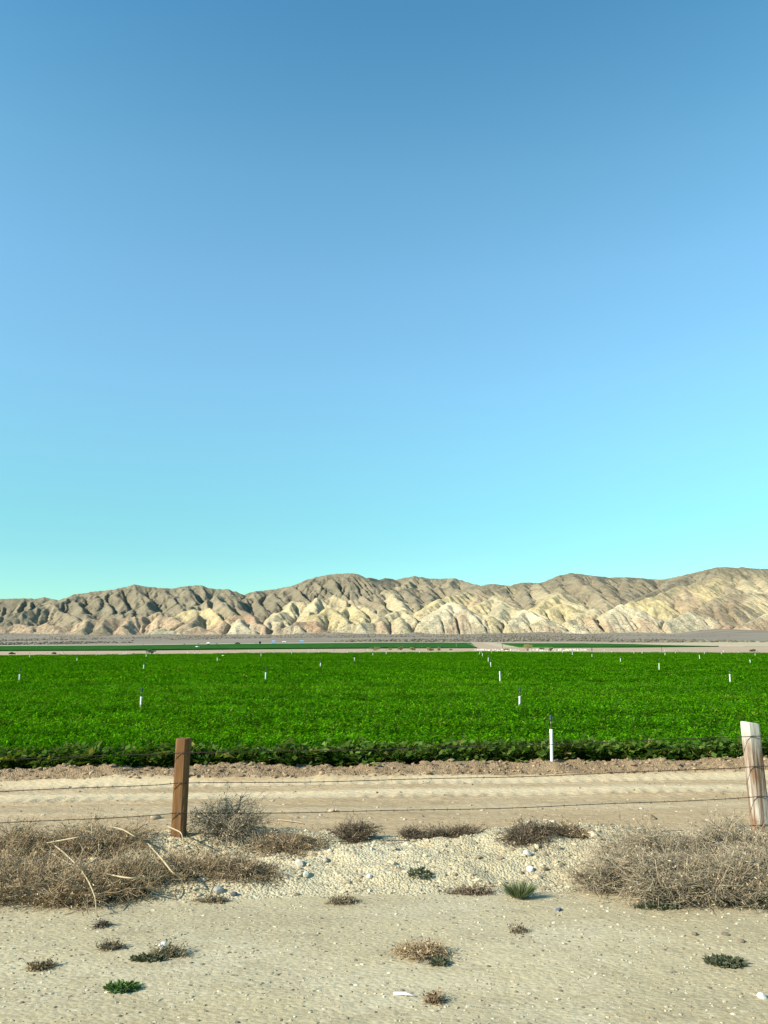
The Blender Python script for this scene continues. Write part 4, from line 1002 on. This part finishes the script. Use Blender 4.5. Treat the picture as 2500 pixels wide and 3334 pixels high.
def car(P, rz, lab):
    e = empty('parked_car', P, rz, label=lab, cat='car')
    prof = [(-2.1, 0.35), (-2.15, 0.75), (-1.95, 0.95), (-1.3, 1.02), (-0.75, 1.5), (0.75, 1.52), (1.4, 1.1), (2.05, 1.0), (2.15, 0.65), (2.1, 0.35)]
    V = [(x, s * (0.85 - (0.14 if z > 1.2 else 0)), z) for s in (-1, 1) for x, z in prof]; n = len(prof)
    F = [tuple(range(n - 1, -1, -1)), tuple(range(n, 2 * n))] + [(i, (i + 1) % n, n + (i + 1) % n, n + i) for i in range(n)]
    b = MB(); b.v = V; b.f = [tuple(f) for f in F]; b.build('body', M['darkpaint'], e)
    for s in (-1, 1):
        g = MB(); g.v = [(-1.1, s * 0.80, 1.06), (1.2, s * 0.80, 1.1), (0.72, s * 0.725, 1.44), (-0.68, s * 0.725, 1.42)]; g.v += [(a_, b_ + s * 0.02, c_) for a_, b_, c_ in g.v]
        g.f = [(0, 1, 2, 3), (4, 7, 6, 5), (0, 4, 5, 1), (1, 5, 6, 2), (2, 6, 7, 3), (3, 7, 4, 0)]; g.build('window', M['glass'], e)
        for x in (-1.3, 1.3):
            wh = MB().lathe([(0.15, -0.1), (0.30, -0.11), (0.33, -0.07), (0.33, 0.07), (0.30, 0.11), (0.15, 0.1)], 18, axis='y').build('wheel', M['rubber'], e, True); wh.location = (x, s * 0.8, 0.33)
            MB().lathe([(0.05, -0.11), (0.2, -0.105), (0.2, 0.105), (0.05, 0.11)], 12, axis='y').build('rim', M['steel'], wh)
        MB().box((-2.12, s * 0.6, 0.72), (0.06, 0.3, 0.14), 0.02).build('headlight', M['white'], e)
car(hit(773, 2097.4), R(12), 'small dark parked car behind the far crop')
# hose reel and a light frame beside it
P = hit(846, 2096); e = empty('hose_reel', P, R(20), label='dark round hose reel on a steel stand behind the far crop', cat='reel')
MB().lathe([(0.2, -0.5), (0.95, -0.5), (0.95, -0.42), (0.75, -0.4), (0.75, 0.4), (0.95, 0.42), (0.95, 0.5), (0.2, 0.5)], 24, (0, 0, 1.1), 'y').build('reel', M['rubber'], e, True)
for s in (-1, 1): MB().tube([(-0.8, s * 0.6, 0), (0, s * 0.6, 1.1), (0.8, s * 0.6, 0)], 0.06, 6).build('stand', M['steel'], e)
P = hit(833, 2095.5); e = empty('implement_frame', P, R(-10), label='grey steel implement frame standing beside the dark hose reel', cat='implement')
for x in (-0.9, 0, 0.9): MB().tube([(x, 0, -0.05), (x, 0.1, 1.7)], 0.07, 6).build('upright', M['steel'], e)
MB().tube([(-1.0, 0.06, 1.1), (1.0, 0.06, 1.1)], 0.07, 6).build('crossbar', M['steel'], e)
for x in (-0.5, 0.5): MB().lathe([(0.02, -0.05), (0.3, -0.04), (0.3, 0.04), (0.02, 0.05)], 14, (x, -0.1, 0.28), 'y').build('disc', M['steel'], e, True)

# ------------------------------------------------------------------ dry brush by the fence
def tubes(P, Rd, cols):                             # P (n,s,3), Rd (n,s): three-sided twigs
    n, s, _ = P.shape
    T = np.gradient(P, axis=1); T = unit(T); ref = np.array([0.31, 0.52, 0.79])
    U = unit(np.cross(T, ref)); W = np.cross(T, U)
    ang = np.array([0, 2.094, 4.189])
    V = P[:, :, None, :] + (U[:, :, None, :] * np.cos(ang)[None, None, :, None] + W[:, :, None, :] * np.sin(ang)[None, None, :, None]) * Rd[:, :, None, None]
    base = (np.arange(n) * s * 3)[:, None, None] + (np.arange(s - 1) * 3)[None, :, None] + np.zeros(3, int)[None, None, :]
    k = np.arange(3)[None, None, :]; k1 = (np.arange(3) + 1) % 3; k1 = k1[None, None, :]
    F = np.stack([base + k, base + k1, base + 3 + k1, base + 3 + k], -1).reshape(-1, 4)
    return V.reshape(-1, 3), F, np.repeat(cols, s * 3, 0)
def brush(name, pos, rx, ry, h, nmain, nsub, nfine, c0, c1, label, seed, cat='brush', group=None, up=0.55, thick=1.0, pale=0.08, mat='twig', slope=None):
    rng = np.random.RandomState(seed)
    S = 7; t = np.linspace(0, 1, S)[None, :, None]
    def ground(xy): return terr(xy[..., 0] + pos[0], xy[..., 1] + pos[1]) - pos[2]
    a = rng.rand(nmain) * 6.283; q = rng.rand(nmain) ** 0.6
    end = np.stack([np.cos(a) * rx * q, np.sin(a) * ry * q, h * (0.25 + 0.8 * rng.rand(nmain)) * np.sqrt(np.clip(1.05 - q * q * 0.85, 0, 1))], -1)
    st = end * np.array([0.10, 0.10, 0]) + np.concatenate([rng.randn(nmain, 2) * 0.12 * min(rx, ry), np.zeros((nmain, 1))], 1)
    ctrl = (st + end) / 2 + np.array([0, 0, 1]) * (h * up * (rng.rand(nmain, 1) - 0.15)) + rng.randn(nmain, 3) * 0.10 * min(rx, ry)
    P0 = st[:, None] * (1 - t) ** 2 + ctrl[:, None] * 2 * t * (1 - t) + end[:, None] * t * t
    P0 += rng.randn(*P0.shape) * 0.006
    def lift(P): P[..., 2] = np.maximum(P[..., 2], 0.004) + ground(P); return P
    r0 = 0.0042 * thick * (1 - 0.75 * t[..., 0]) * (0.6 + 0.8 * rng.rand(nmain, 1))
    def child(Par, n, ln, tmin, s=5, wild=0.8):
        i = rng.randint(0, len(Par), n); k = rng.randint(int(tmin * Par.shape[1]), Par.shape[1] - 1, n)
        b = Par[i, k]; d0 = unit(Par[i, k + 1] - Par[i, k]); d = unit((d0 + rng.randn(n, 3) * wild) * np.array([1, 1, 0.6]) + np.array([0, 0, 0.02]))
        L = ln * (0.35 + rng.rand(n)); d2 = unit(d + rng.randn(n, 3) * 0.7)
        tt = np.linspace(0, 1, s)[None, :, None]
        return b[:, None] + d[:, None] * L[:, None, None] * tt + d2[:, None] * L[:, None, None] * 0.45 * tt ** 2
    P1 = child(P0, nsub, 0.30 * (rx + ry) * 0.5, 0.25); P2 = child(P1, nfine, 0.13 * (rx + ry) * 0.5 + 0.03, 0.15, 4, 1.1)
    r1 = 0.0024 * thick * np.linspace(1, 0.45, 5)[None, :] * (0.6 + 0.8 * rng.rand(nsub, 1)); r2 = 0.0016 * thick * np.linspace(1, 0.6, 4)[None, :] * np.ones((nfine, 1))
    Vs, Fs, Cs = [], [], []; off = 0
    for P, r in ((P0, r0), (P1, r1), (P2, r2)):
        n = len(P); m_ = rng.rand(n, 1); cl = np.array(c0) * (1 - m_) + np.array(c1) * m_
        pl = rng.rand(n) < pale; cl[pl] = np.array([0.46, 0.37, 0.24])
        V, F, C = tubes(lift(P), r, cl); Vs.append(V); Fs.append(F + off); Cs.append(C); off += len(V)
    # dead leaf flakes and husks caught among the twigs
    nf = int(nfine * 1.2); i = rng.randint(0, len(P2), nf); B = P2[i, rng.randint(0, 4, nf)] + rng.randn(nf, 3) * 0.01
    B[:, 2] = np.maximum(B[:, 2], ground(B) + 0.003)
    U = unit(rng.randn(nf, 3)) * (0.012 + 0.022 * rng.rand(nf, 1)); W = unit(np.cross(U, rng.randn(nf, 3))) * 0.0045
    V, F = quads(B, U, W); m_ = rng.rand(nf, 1); cl = np.array(c0) * (1 - m_) * 0.8 + np.array(c1) * m_ * 1.25
    Vs.append(V); Fs.append(F + off); Cs.append(np.repeat(cl, 4, 0))
    o = link(name, np_mesh(name, np.concatenate(Vs), np.concatenate(Fs), col=np.concatenate(Cs)), M[mat], label=label, cat=cat, group=group)
    o.location = pos; return o
def gp(px, py): 
    q = hit(px, py); return q
BR0, BR1 = (0.16, 0.11, 0.058), (0.44, 0.32, 0.18); GR0, GR1 = (0.17, 0.135, 0.085), (0.40, 0.32, 0.21)
DK0, DK1 = (0.075, 0.055, 0.035), (0.20, 0.15, 0.095)
BRUSH = [  # px, py of the base, rx, ry, h, counts, colours, label
 (60, 2900, 0.62, 0.42, 0.34, 130, 800, 2300, BR0, BR1, 'brown dry brush with tangled twigs heaped on the bank', 0.06),
 (230, 2925, 0.62, 0.36, 0.30, 150, 850, 2300, BR0, BR1, 'flattened brown tumbleweed with long pale stalks on the gravel edge', 0.16),
 (380, 2890, 0.50, 0.38, 0.30, 120, 750, 2000, BR0, BR1, 'brown dry brush in front of the reddish brown post', 0.10),
 (20, 2790, 0.60, 0.40, 0.30, 110, 650, 1800, BR0, BR1, 'low brown brush along the bank lip behind the heaped brush', 0.05),
 (300, 2775, 0.60, 0.34, 0.26, 110, 650, 1800, BR0, BR1, 'thin pale brown brush beside the foot of the reddish brown post', 0.10),
 (745, 2712, 0.42, 0.26, 0.40, 90, 550, 1500, GR0, GR1, 'grey dry bush on the bank just past the reddish brown post', 0.10),
 (640, 2850, 0.50, 0.30, 0.16, 110, 600, 1700, BR0, BR1, 'low spread of brown litter twigs below the grey dry bush', 0.05),
 (800, 2850, 0.34, 0.22, 0.12, 80, 450, 1200, DK0, BR1, 'thin patch of brown dead twigs on the pale bank', 0.05),
 (930, 2760, 0.42, 0.22, 0.12, 80, 450, 1200, DK0, BR1, 'brown creeping dead weed on the bank beside the grey bush', 0.03),
 (1155, 2735, 0.26, 0.15, 0.20, 80, 420, 1100, DK0, DK1, 'small dark dead tuft on the bank lip', 0.02),
 (1345, 2725, 0.16, 0.12, 0.10, 60, 300, 700, DK0, DK1, 'tiny dark dead tuft on the bank lip', 0.02),
 (1470, 2728, 0.34, 0.16, 0.10, 80, 400, 1000, DK0, DK1, 'flat dark line of dead weed on the bank lip', 0.02),
 (1720, 2726, 0.36, 0.18, 0.14, 90, 450, 1200, DK0, DK1, 'dark brown dead weed clump on the bank lip above pale bank', 0.02),
 (1850, 2722, 0.26, 0.14, 0.10, 70, 350, 900, DK0, BR1, 'small brown dead weed next to the dark clump', 0.02),
 (2030, 2900, 0.46, 0.34, 0.36, 130, 900, 2600, GR0, GR1, 'rounded grey brown tumbleweed at the near side of the thicket', 0.05),
 (2200, 2925, 0.55, 0.36, 0.40, 150, 1000, 3000, GR0, GR1, 'dense grey brown tumbleweed on the gravel edge', 0.05),
 (2390, 2930, 0.55, 0.38, 0.44, 150, 1000, 3000, GR0, GR1, 'large dense grey brown dry bush below the leaning grey post', 0.05),
 (2540, 2890, 0.50, 0.42, 0.46, 120, 800, 2400, GR0, GR1, 'grey dry bush beyond the leaning grey post', 0.05),
 (2150, 2810, 0.60, 0.34, 0.28, 120, 800, 2200, GR0, GR1, 'low grey brush along the bank lip behind the tumbleweeds', 0.06),
 (2370, 2790, 0.60, 0.34, 0.38, 120, 800, 2200, GR0, GR1, 'wispy grey brush around the foot of the leaning grey post', 0.08),
]
for i, (x, y, rx, ry, h, a, b, c, k0, k1, lab, pl) in enumerate(BRUSH):
    brush('dry_brush', gp(x, y), rx * 1.08, ry * 1.08, h * (0.60 if x < 700 else 0.78), a, b, c, k0, k1, lab, 700 + i, group='dry brush along the fence', pale=pl)
# long pale stalks lying in the brush
STALK = [[(115, 2712), (190, 2760), (250, 2815), (290, 2870), (318, 2945)], [(170, 2780), (230, 2815), (270, 2830)], [(255, 2700), (310, 2712)], [(480, 2745), (530, 2800), (560, 2840), (600, 2865)],
         [(150, 2745), (260, 2725), (300, 2720)], [(290, 2835), (420, 2860), (535, 2855)], [(350, 2690), (400, 2700), (440, 2725), (470, 2730)], [(545, 2690), (590, 2710), (600, 2750)], [(905, 2668), (990, 2679)]]
for i, path in enumerate(STALK):
    n = len(path); pts_ = []
    for k, (x, y) in enumerate(path):
        q = hit(x, y, 0.20 * math.sin(math.pi * (k + 0.6) / (n + 0.2)) + 0.012 if i not in (8,) else 0.02); pts_.append(q)
    P = np.array(pts_); tt = np.linspace(0, n - 1, 14); P = np.stack([np.interp(tt, np.arange(n), P[:, j]) for j in range(3)], -1)
    P[1:-1] = (P[:-2] + 2 * P[1:-1] + P[2:]) / 4
    P[:, 2] = np.maximum(P[:, 2], terr(P[:, 0], P[:, 1]) + 0.004); P[-1, 2] = tz(P[-1, 0], P[-1, 1]) + 0.002
    r = [0.0062 * (0.55 + 0.45 * math.sin(math.pi * (0.25 + 0.7 * k / 13))) for k in range(14)]
    o = MB().tube([tuple(p - P[-1]) for p in P], r, 6).build('dry_stalk', None, None, True, label='long pale dry stalk lying across the brown brush' if i != 8 else 'thin white straw lying on the dirt track', cat='stalk', group='pale stalks in the brush' if i != 8 else None)
    o.data.materials.append(M.setdefault('stalk', plain('pale_stalk', (0.46, 0.36, 0.21), 0.8, nscale=30))); o.location = P[-1]

# ------------------------------------------------------------------ weeds, litter and stones on the shoulder
def weed(name, pos, rx, ry, h, n, cols, label, seed, lf=0.03, grass=False, cat='weed'):
    rng = np.random.RandomState(seed)
    a = rng.rand(n) * 6.283; q = rng.rand(n) ** 0.5
    if grass:
        B = np.stack([np.cos(a) * rx * q * 0.35, np.sin(a) * ry * q * 0.35, np.zeros(n)], -1)
        U = np.stack([np.cos(a) * rx * q, np.sin(a) * ry * q, h * (0.4 + 0.6 * rng.rand(n))], -1)
        W = unit(np.cross(U, rng.randn(n, 3))) * 0.003
    else:
        B = np.stack([np.cos(a) * rx * q, np.sin(a) * ry * q, h * (0.15 + 0.85 * rng.rand(n)) * (1 - q * 0.6)], -1)
        U = unit(np.stack([np.cos(a), np.sin(a), 0.3 + 0 * a], -1) + rng.randn(n, 3) * 0.6) * (lf * (0.5 + rng.rand(n)))[:, None]
        W = unit(np.cross(U, rng.randn(n, 3))) * lf * 0.3
    B[:, 2] += terr(B[:, 0] + pos[0], B[:, 1] + pos[1]) - pos[2]
    V, F = quads(B, U, W); V[:, 2] = np.maximum(V[:, 2], terr(V[:, 0] + pos[0], V[:, 1] + pos[1]) - pos[2] + 0.001)
    t = rng.rand(n, 1); cl = np.array(cols[0]) * (1 - t) + np.array(cols[1]) * t
    o = link(name, np_mesh(name, V, F, col=np.repeat(cl, 4, 0)), M['weed'], label=label, cat=cat); o.location = pos; return o
GW = [(0.045, 0.09, 0.02), (0.10, 0.17, 0.045)]; DW = [(0.06, 0.075, 0.04), (0.13, 0.13, 0.07)]
weed('green_weed', gp(395, 3222), 0.085, 0.05, 0.035, 260, GW, 'small bright green weed flat on the gravel', 801, 0.028)
weed('green_weed', gp(2362, 3138), 0.11, 0.06, 0.03, 300, DW, 'spreading dull green weed on the gravel below the thicket', 802, 0.03)
weed('grass_tuft', gp(1690, 2925), 0.13, 0.10, 0.15, 300, [(0.06, 0.085, 0.03), (0.17, 0.19, 0.09)], 'upright grey green grass tuft at the foot of the bank', 803, grass=True, cat='grass')
weed('green_weed', gp(1370, 2850), 0.09, 0.05, 0.05, 160, DW, 'small dull green weed on the pale bank', 804, 0.03)
weed('green_weed', gp(410, 2915), 0.16, 0.07, 0.07, 260, DW, 'dark green weed growing at the foot of the brown brush', 805, 0.035)
weed('green_weed', gp(2140, 2958), 0.16, 0.05, 0.04, 220, DW, 'low dull green weed fringing the dense tumbleweed', 806, 0.03)
weed('green_weed', gp(2480, 2955), 0.12, 0.06, 0.05, 200, DW, 'dark green weed under the large dry bush', 807, 0.03)
weed('green_weed', gp(1430, 3140), 0.05, 0.035, 0.04, 120, DW, 'small olive weed at the end of the tan dry weed', 808, 0.025)
weed('green_weed', gp(480, 3125), 0.10, 0.03, 0.03, 200, DW, 'straggling dark green weed strand on the gravel', 809, 0.025)
LIT = [(1375, 3110, 0.20, 0.11, 0.06, 80, 380, 700, (0.26, 0.17, 0.09), (0.44, 0.32, 0.18), 'tan dried up weed lying flat on the gravel'),
 (1112, 2940, 0.13, 0.06, 0.03, 60, 260, 500, (0.17, 0.13, 0.08), (0.34, 0.27, 0.17), 'curled ring of dead brown weed on pale ground'),
 (545, 3110, 0.16, 0.04, 0.03, 50, 240, 400, (0.13, 0.12, 0.06), (0.27, 0.22, 0.13), 'straggling olive brown weed strand on the gravel'),
 (130, 3152, 0.085, 0.03, 0.02, 40, 160, 260, (0.13, 0.09, 0.04), (0.26, 0.19, 0.10), 'small brown dead weed flat on the gravel'),
 (360, 3088, 0.075, 0.03, 0.025, 40, 160, 260, (0.13, 0.10, 0.06), (0.26, 0.2, 0.12), 'small grey brown dead sprig near the white pebble'),
 (1530, 2910, 0.24, 0.05, 0.03, 60, 260, 500, (0.11, 0.08, 0.05), (0.26, 0.19, 0.12), 'dead brown runner beside the grass tuft'),
 (690, 2935, 0.15, 0.03, 0.02, 40, 160, 260, (0.13, 0.10, 0.06), (0.3, 0.24, 0.15), 'thin dead sprig below the brown litter'),
 (330, 3016, 0.05, 0.02, 0.02, 30, 120, 200, (0.10, 0.08, 0.05), (0.2, 0.15, 0.1), 'tiny dark dead sprig on the gravel'),
 (1690, 3035, 0.06, 0.025, 0.02, 30, 120, 200, (0.14, 0.11, 0.07), (0.28, 0.22, 0.14), 'tiny pale brown sprig on bare gravel'),
 (1410, 3262, 0.05, 0.025, 0.02, 30, 120, 200, (0.16, 0.10, 0.05), (0.28, 0.19, 0.11), 'tiny reddish dead sprig beside the white stick')]
for i, (x, y, rx, ry, h, a, b, c, k0, k1, lab) in enumerate(LIT):
    brush('dead_weed', gp(x, y), rx, ry, h, a, b, c, k0, k1, lab, 850 + i, cat='weed', group='dead weeds on the gravel', thick=0.8)
a = hit(1282, 3234, 0.006); b = hit(1352, 3243, 0.006); mid = (a + b) / 2 + np.array([0, 0, 0.006])
o = MB().tube([tuple(a - a), tuple(mid - a), tuple(b - a)], [0.007, 0.008, 0.004], 6).build('stick', M['pvc'], None, True, label='short white stick lying on the gravel', cat='stick'); o.location = a
STONES = [(530, 3082, 0.030, (0.75, 0.72, 0.64), 'white pebble lying on the gravel shoulder'), (657, 2868, 0.040, (0.42, 0.39, 0.31), 'pale grey flat stone beside the brown litter'), (712, 2902, 0.042, (0.27, 0.255, 0.22), 'slate grey flat stone at the foot of the bank'),
 (760, 2912, 0.026, (0.10, 0.10, 0.11), 'small dark stone at the foot of the bank'), (1717, 2780, 0.038, (0.72, 0.68, 0.58), 'white rounded stone high on the pale bank'), (1727, 2831, 0.036, (0.72, 0.68, 0.58), 'white rounded stone low on the pale bank'),
 (1776, 2829, 0.025, (0.12, 0.10, 0.08), 'dark stone beside the white one low on the bank'), (1701, 2843, 0.022, (0.14, 0.12, 0.09), 'small dark stone below the white ones'), (1929, 2722, 0.05, (0.50, 0.42, 0.28), 'big pale clod on the bank lip'),
 (2121, 2663, 0.05, (0.22, 0.17, 0.11), 'brown clod alone on the dirt track'), (507, 2662, 0.055, (0.34, 0.27, 0.18), 'tan clod on the dirt track near the reddish brown post'), (973, 2812, 0.042, (0.52, 0.46, 0.36), 'tan clod among brown litter on the bank'),
 (998, 2848, 0.034, (0.55, 0.5, 0.38), 'pale rounded pebble low on the bank'), (1203, 2853, 0.026, (0.7, 0.66, 0.56), 'small white pebble on the bank'), (1819, 2962, 0.022, (0.10, 0.12, 0.15), 'small blue black stone past the grass tuft'),
 (2263, 3041, 0.020, (0.17, 0.14, 0.095), 'dark pebble below the dense tumbleweed'), (2361, 3041, 0.020, (0.15, 0.125, 0.085), 'rounded dark pebble below the large dry bush'), (2414, 3064, 0.018, (0.18, 0.145, 0.10), 'brown pebble just above the dull green weed'),
 (331, 3016, 0.014, (0.12, 0.10, 0.07), 'tiny dark pebble within the dead sprig'), (1060, 2800, 0.03, (0.4, 0.34, 0.25), 'brown clod on the open bank'), (1560, 2790, 0.026, (0.2, 0.17, 0.12), 'dark clod on the open bank'), (1820, 2760, 0.024, (0.24, 0.2, 0.15), 'grey clod near the top of the pale bank'),
 (1080, 2640, 0.04, (0.36, 0.29, 0.2), 'flat tan clod on the middle of the dirt track'), (2480, 3245, 0.024, (0.7, 0.66, 0.55), 'off white pebble on open gravel'), (310, 2665, 0.035, (0.28, 0.22, 0.14), 'brown clod at the near side of the dirt track')]
rng = np.random.RandomState(77)
def stone_mesh(r, seed):
    import bmesh
    bm = bmesh.new(); bmesh.ops.create_icosphere(bm, subdivisions=2, radius=1.0); g = random.Random(seed)
    ax = [Vector((g.gauss(0, 1), g.gauss(0, 1), g.gauss(0, 1))).normalized() for _ in range(7)]; of = [g.uniform(0.55, 0.9) for _ in ax]
    for v in bm.verts:
        c_ = v.co.copy()
        for n_, d_ in zip(ax, of):
            k = c_.dot(n_)
            if k > d_: c_ -= n_ * (k - d_) * 0.85
        v.co = Vector((c_.x * r * 1.3, c_.y * r, c_.z * r * 0.75))
    me = bpy.data.meshes.new('stone'); bm.to_mesh(me); bm.free(); return me
for i, (x, y, r, colr, lab) in enumerate(STONES):
    me = stone_mesh(r, i); at = me.attributes.new('tint', 'FLOAT_COLOR', 'POINT'); at.data.foreach_set('color', np.tile([*colr, 1.0], (len(me.vertices), 1)).astype(np.float32).ravel())
    o = link('clod' if 'clod' in lab else 'stone', me, M['stone'], label=lab, cat='clod' if 'clod' in lab else 'stone', group='loose stones and clods by the road')
    q = hit(x, y + 3); o.location = (q[0], q[1], q[2] + r * 0.3); o.rotation_euler = (0.2 * rng.randn(), 0.2 * rng.randn(), rng.rand() * 6)
# gravel grains on the shoulder, crumbs on the bank and the turned soil
def scatter(name, n, v0, v1, r0, r1, cols, label, seed, flat=0.6, power=3.0):
    rng = np.random.RandomState(seed); vv = v0 + (v1 - v0) * rng.rand(n); xx = (rng.rand(n) * 2 - 1) * (0.56 * vv + 1.0)
    yy_ = vv + SK * np.clip(xx, -20, 20); r = r0 + (r1 - r0) * rng.rand(n) ** power
    S = np.stack([r * (0.8 + 0.7 * rng.rand(n)), r, r * flat], -1)
    V, F = blobs(np.stack([xx, yy_, terr(xx, yy_) + r * flat * 0.1], -1), S, rng, 0.42)
    i = rng.randint(0, len(cols), n); cl = np.array(cols)[i] * (0.75 + 0.5 * rng.rand(n, 1))
    link(name, np_mesh(name, V, F, col=np.repeat(cl, 12, 0)), M['stone'], label=label, cat=name.split('_')[-1], kind='stuff')
SHC = [(0.38, 0.32, 0.21), (0.42, 0.36, 0.24), (0.26, 0.22, 0.15), (0.17, 0.145, 0.10), (0.34, 0.29, 0.2), (0.40, 0.34, 0.23), (0.52, 0.46, 0.33)]
scatter('gravel', 8500, 3.9, 6.7, 0.003, 0.012, SHC, 'loose gravel grains strewn over the road shoulder', 901)
scatter('bank_crumbs', 4500, 6.5, 8.5, 0.004, 0.030, [(0.52, 0.43, 0.27), (0.46, 0.38, 0.24), (0.28, 0.22, 0.14), (0.36, 0.29, 0.19), (0.56, 0.48, 0.32)], 'loose soil crumbs on the pale bank', 902, 0.7, 4)
scatter('soil_crumbs', 3500, 12.75, 13.75, 0.006, 0.042, [(0.27, 0.19, 0.11), (0.32, 0.23, 0.135), (0.20, 0.14, 0.085)], 'turned soil clods along the crop edge', 903, 0.75, 3)
scatter('track_crumbs', 1600, 8.6, 12.8, 0.004, 0.025, [(0.33, 0.27, 0.18), (0.24, 0.19, 0.12), (0.42, 0.35, 0.25)], 'soil crumbs on the dirt track', 904, 0.7, 3)

# dead leaf litter blown under the brush
rng = np.random.RandomState(55)
for (x0, x1, v0, v1, n, c0_, c1_, lab) in ((-4.3, -0.75, 6.35, 8.35, 9000, BR0, BR1, 'brown leaf litter on the bank around the brown brush'), (1.75, 4.8, 6.35, 8.2, 7000, GR0, GR1, 'grey brown litter under the tumbleweed thicket')):
    xx = x0 + (x1 - x0) * rng.rand(n); vv = v0 + (v1 - v0) * rng.rand(n)
    edge = sm(0, 0.7, xx - x0 + (0 if x0 > 0 else 9)) * sm(0, 0.9, x1 - xx + (0 if x0 < 0 else 9)) * sm(0, 0.35, vv - v0) + 0.6 * fbm(xx * 1.5, vv * 2, 140, 3)
    ok = edge > 0.35 + 0.3 * rng.rand(n); xx, vv = xx[ok], vv[ok]; n = len(xx); yy_ = vv + SK * xx
    B = np.stack([xx, yy_, terr(xx, yy_) + 0.003 + 0.012 * rng.rand(n)], -1)
    U = unit(rng.randn(n, 3) * np.array([1, 1, 0.25])) * (0.018 + 0.05 * rng.rand(n, 1) ** 2); W = unit(np.cross(U, rng.randn(n, 3) * 0.5 + np.array([0, 0, 1]))) * 0.006
    V, F = quads(B, U, W); m_ = rng.rand(n, 1)
    link('leaf_litter', np_mesh('leaf_litter', V, F, col=np.repeat(np.array(c0_) * (1 - m_) + np.array(c1_) * m_, 4, 0)), M['twig'], label=lab, cat='litter', kind='stuff')
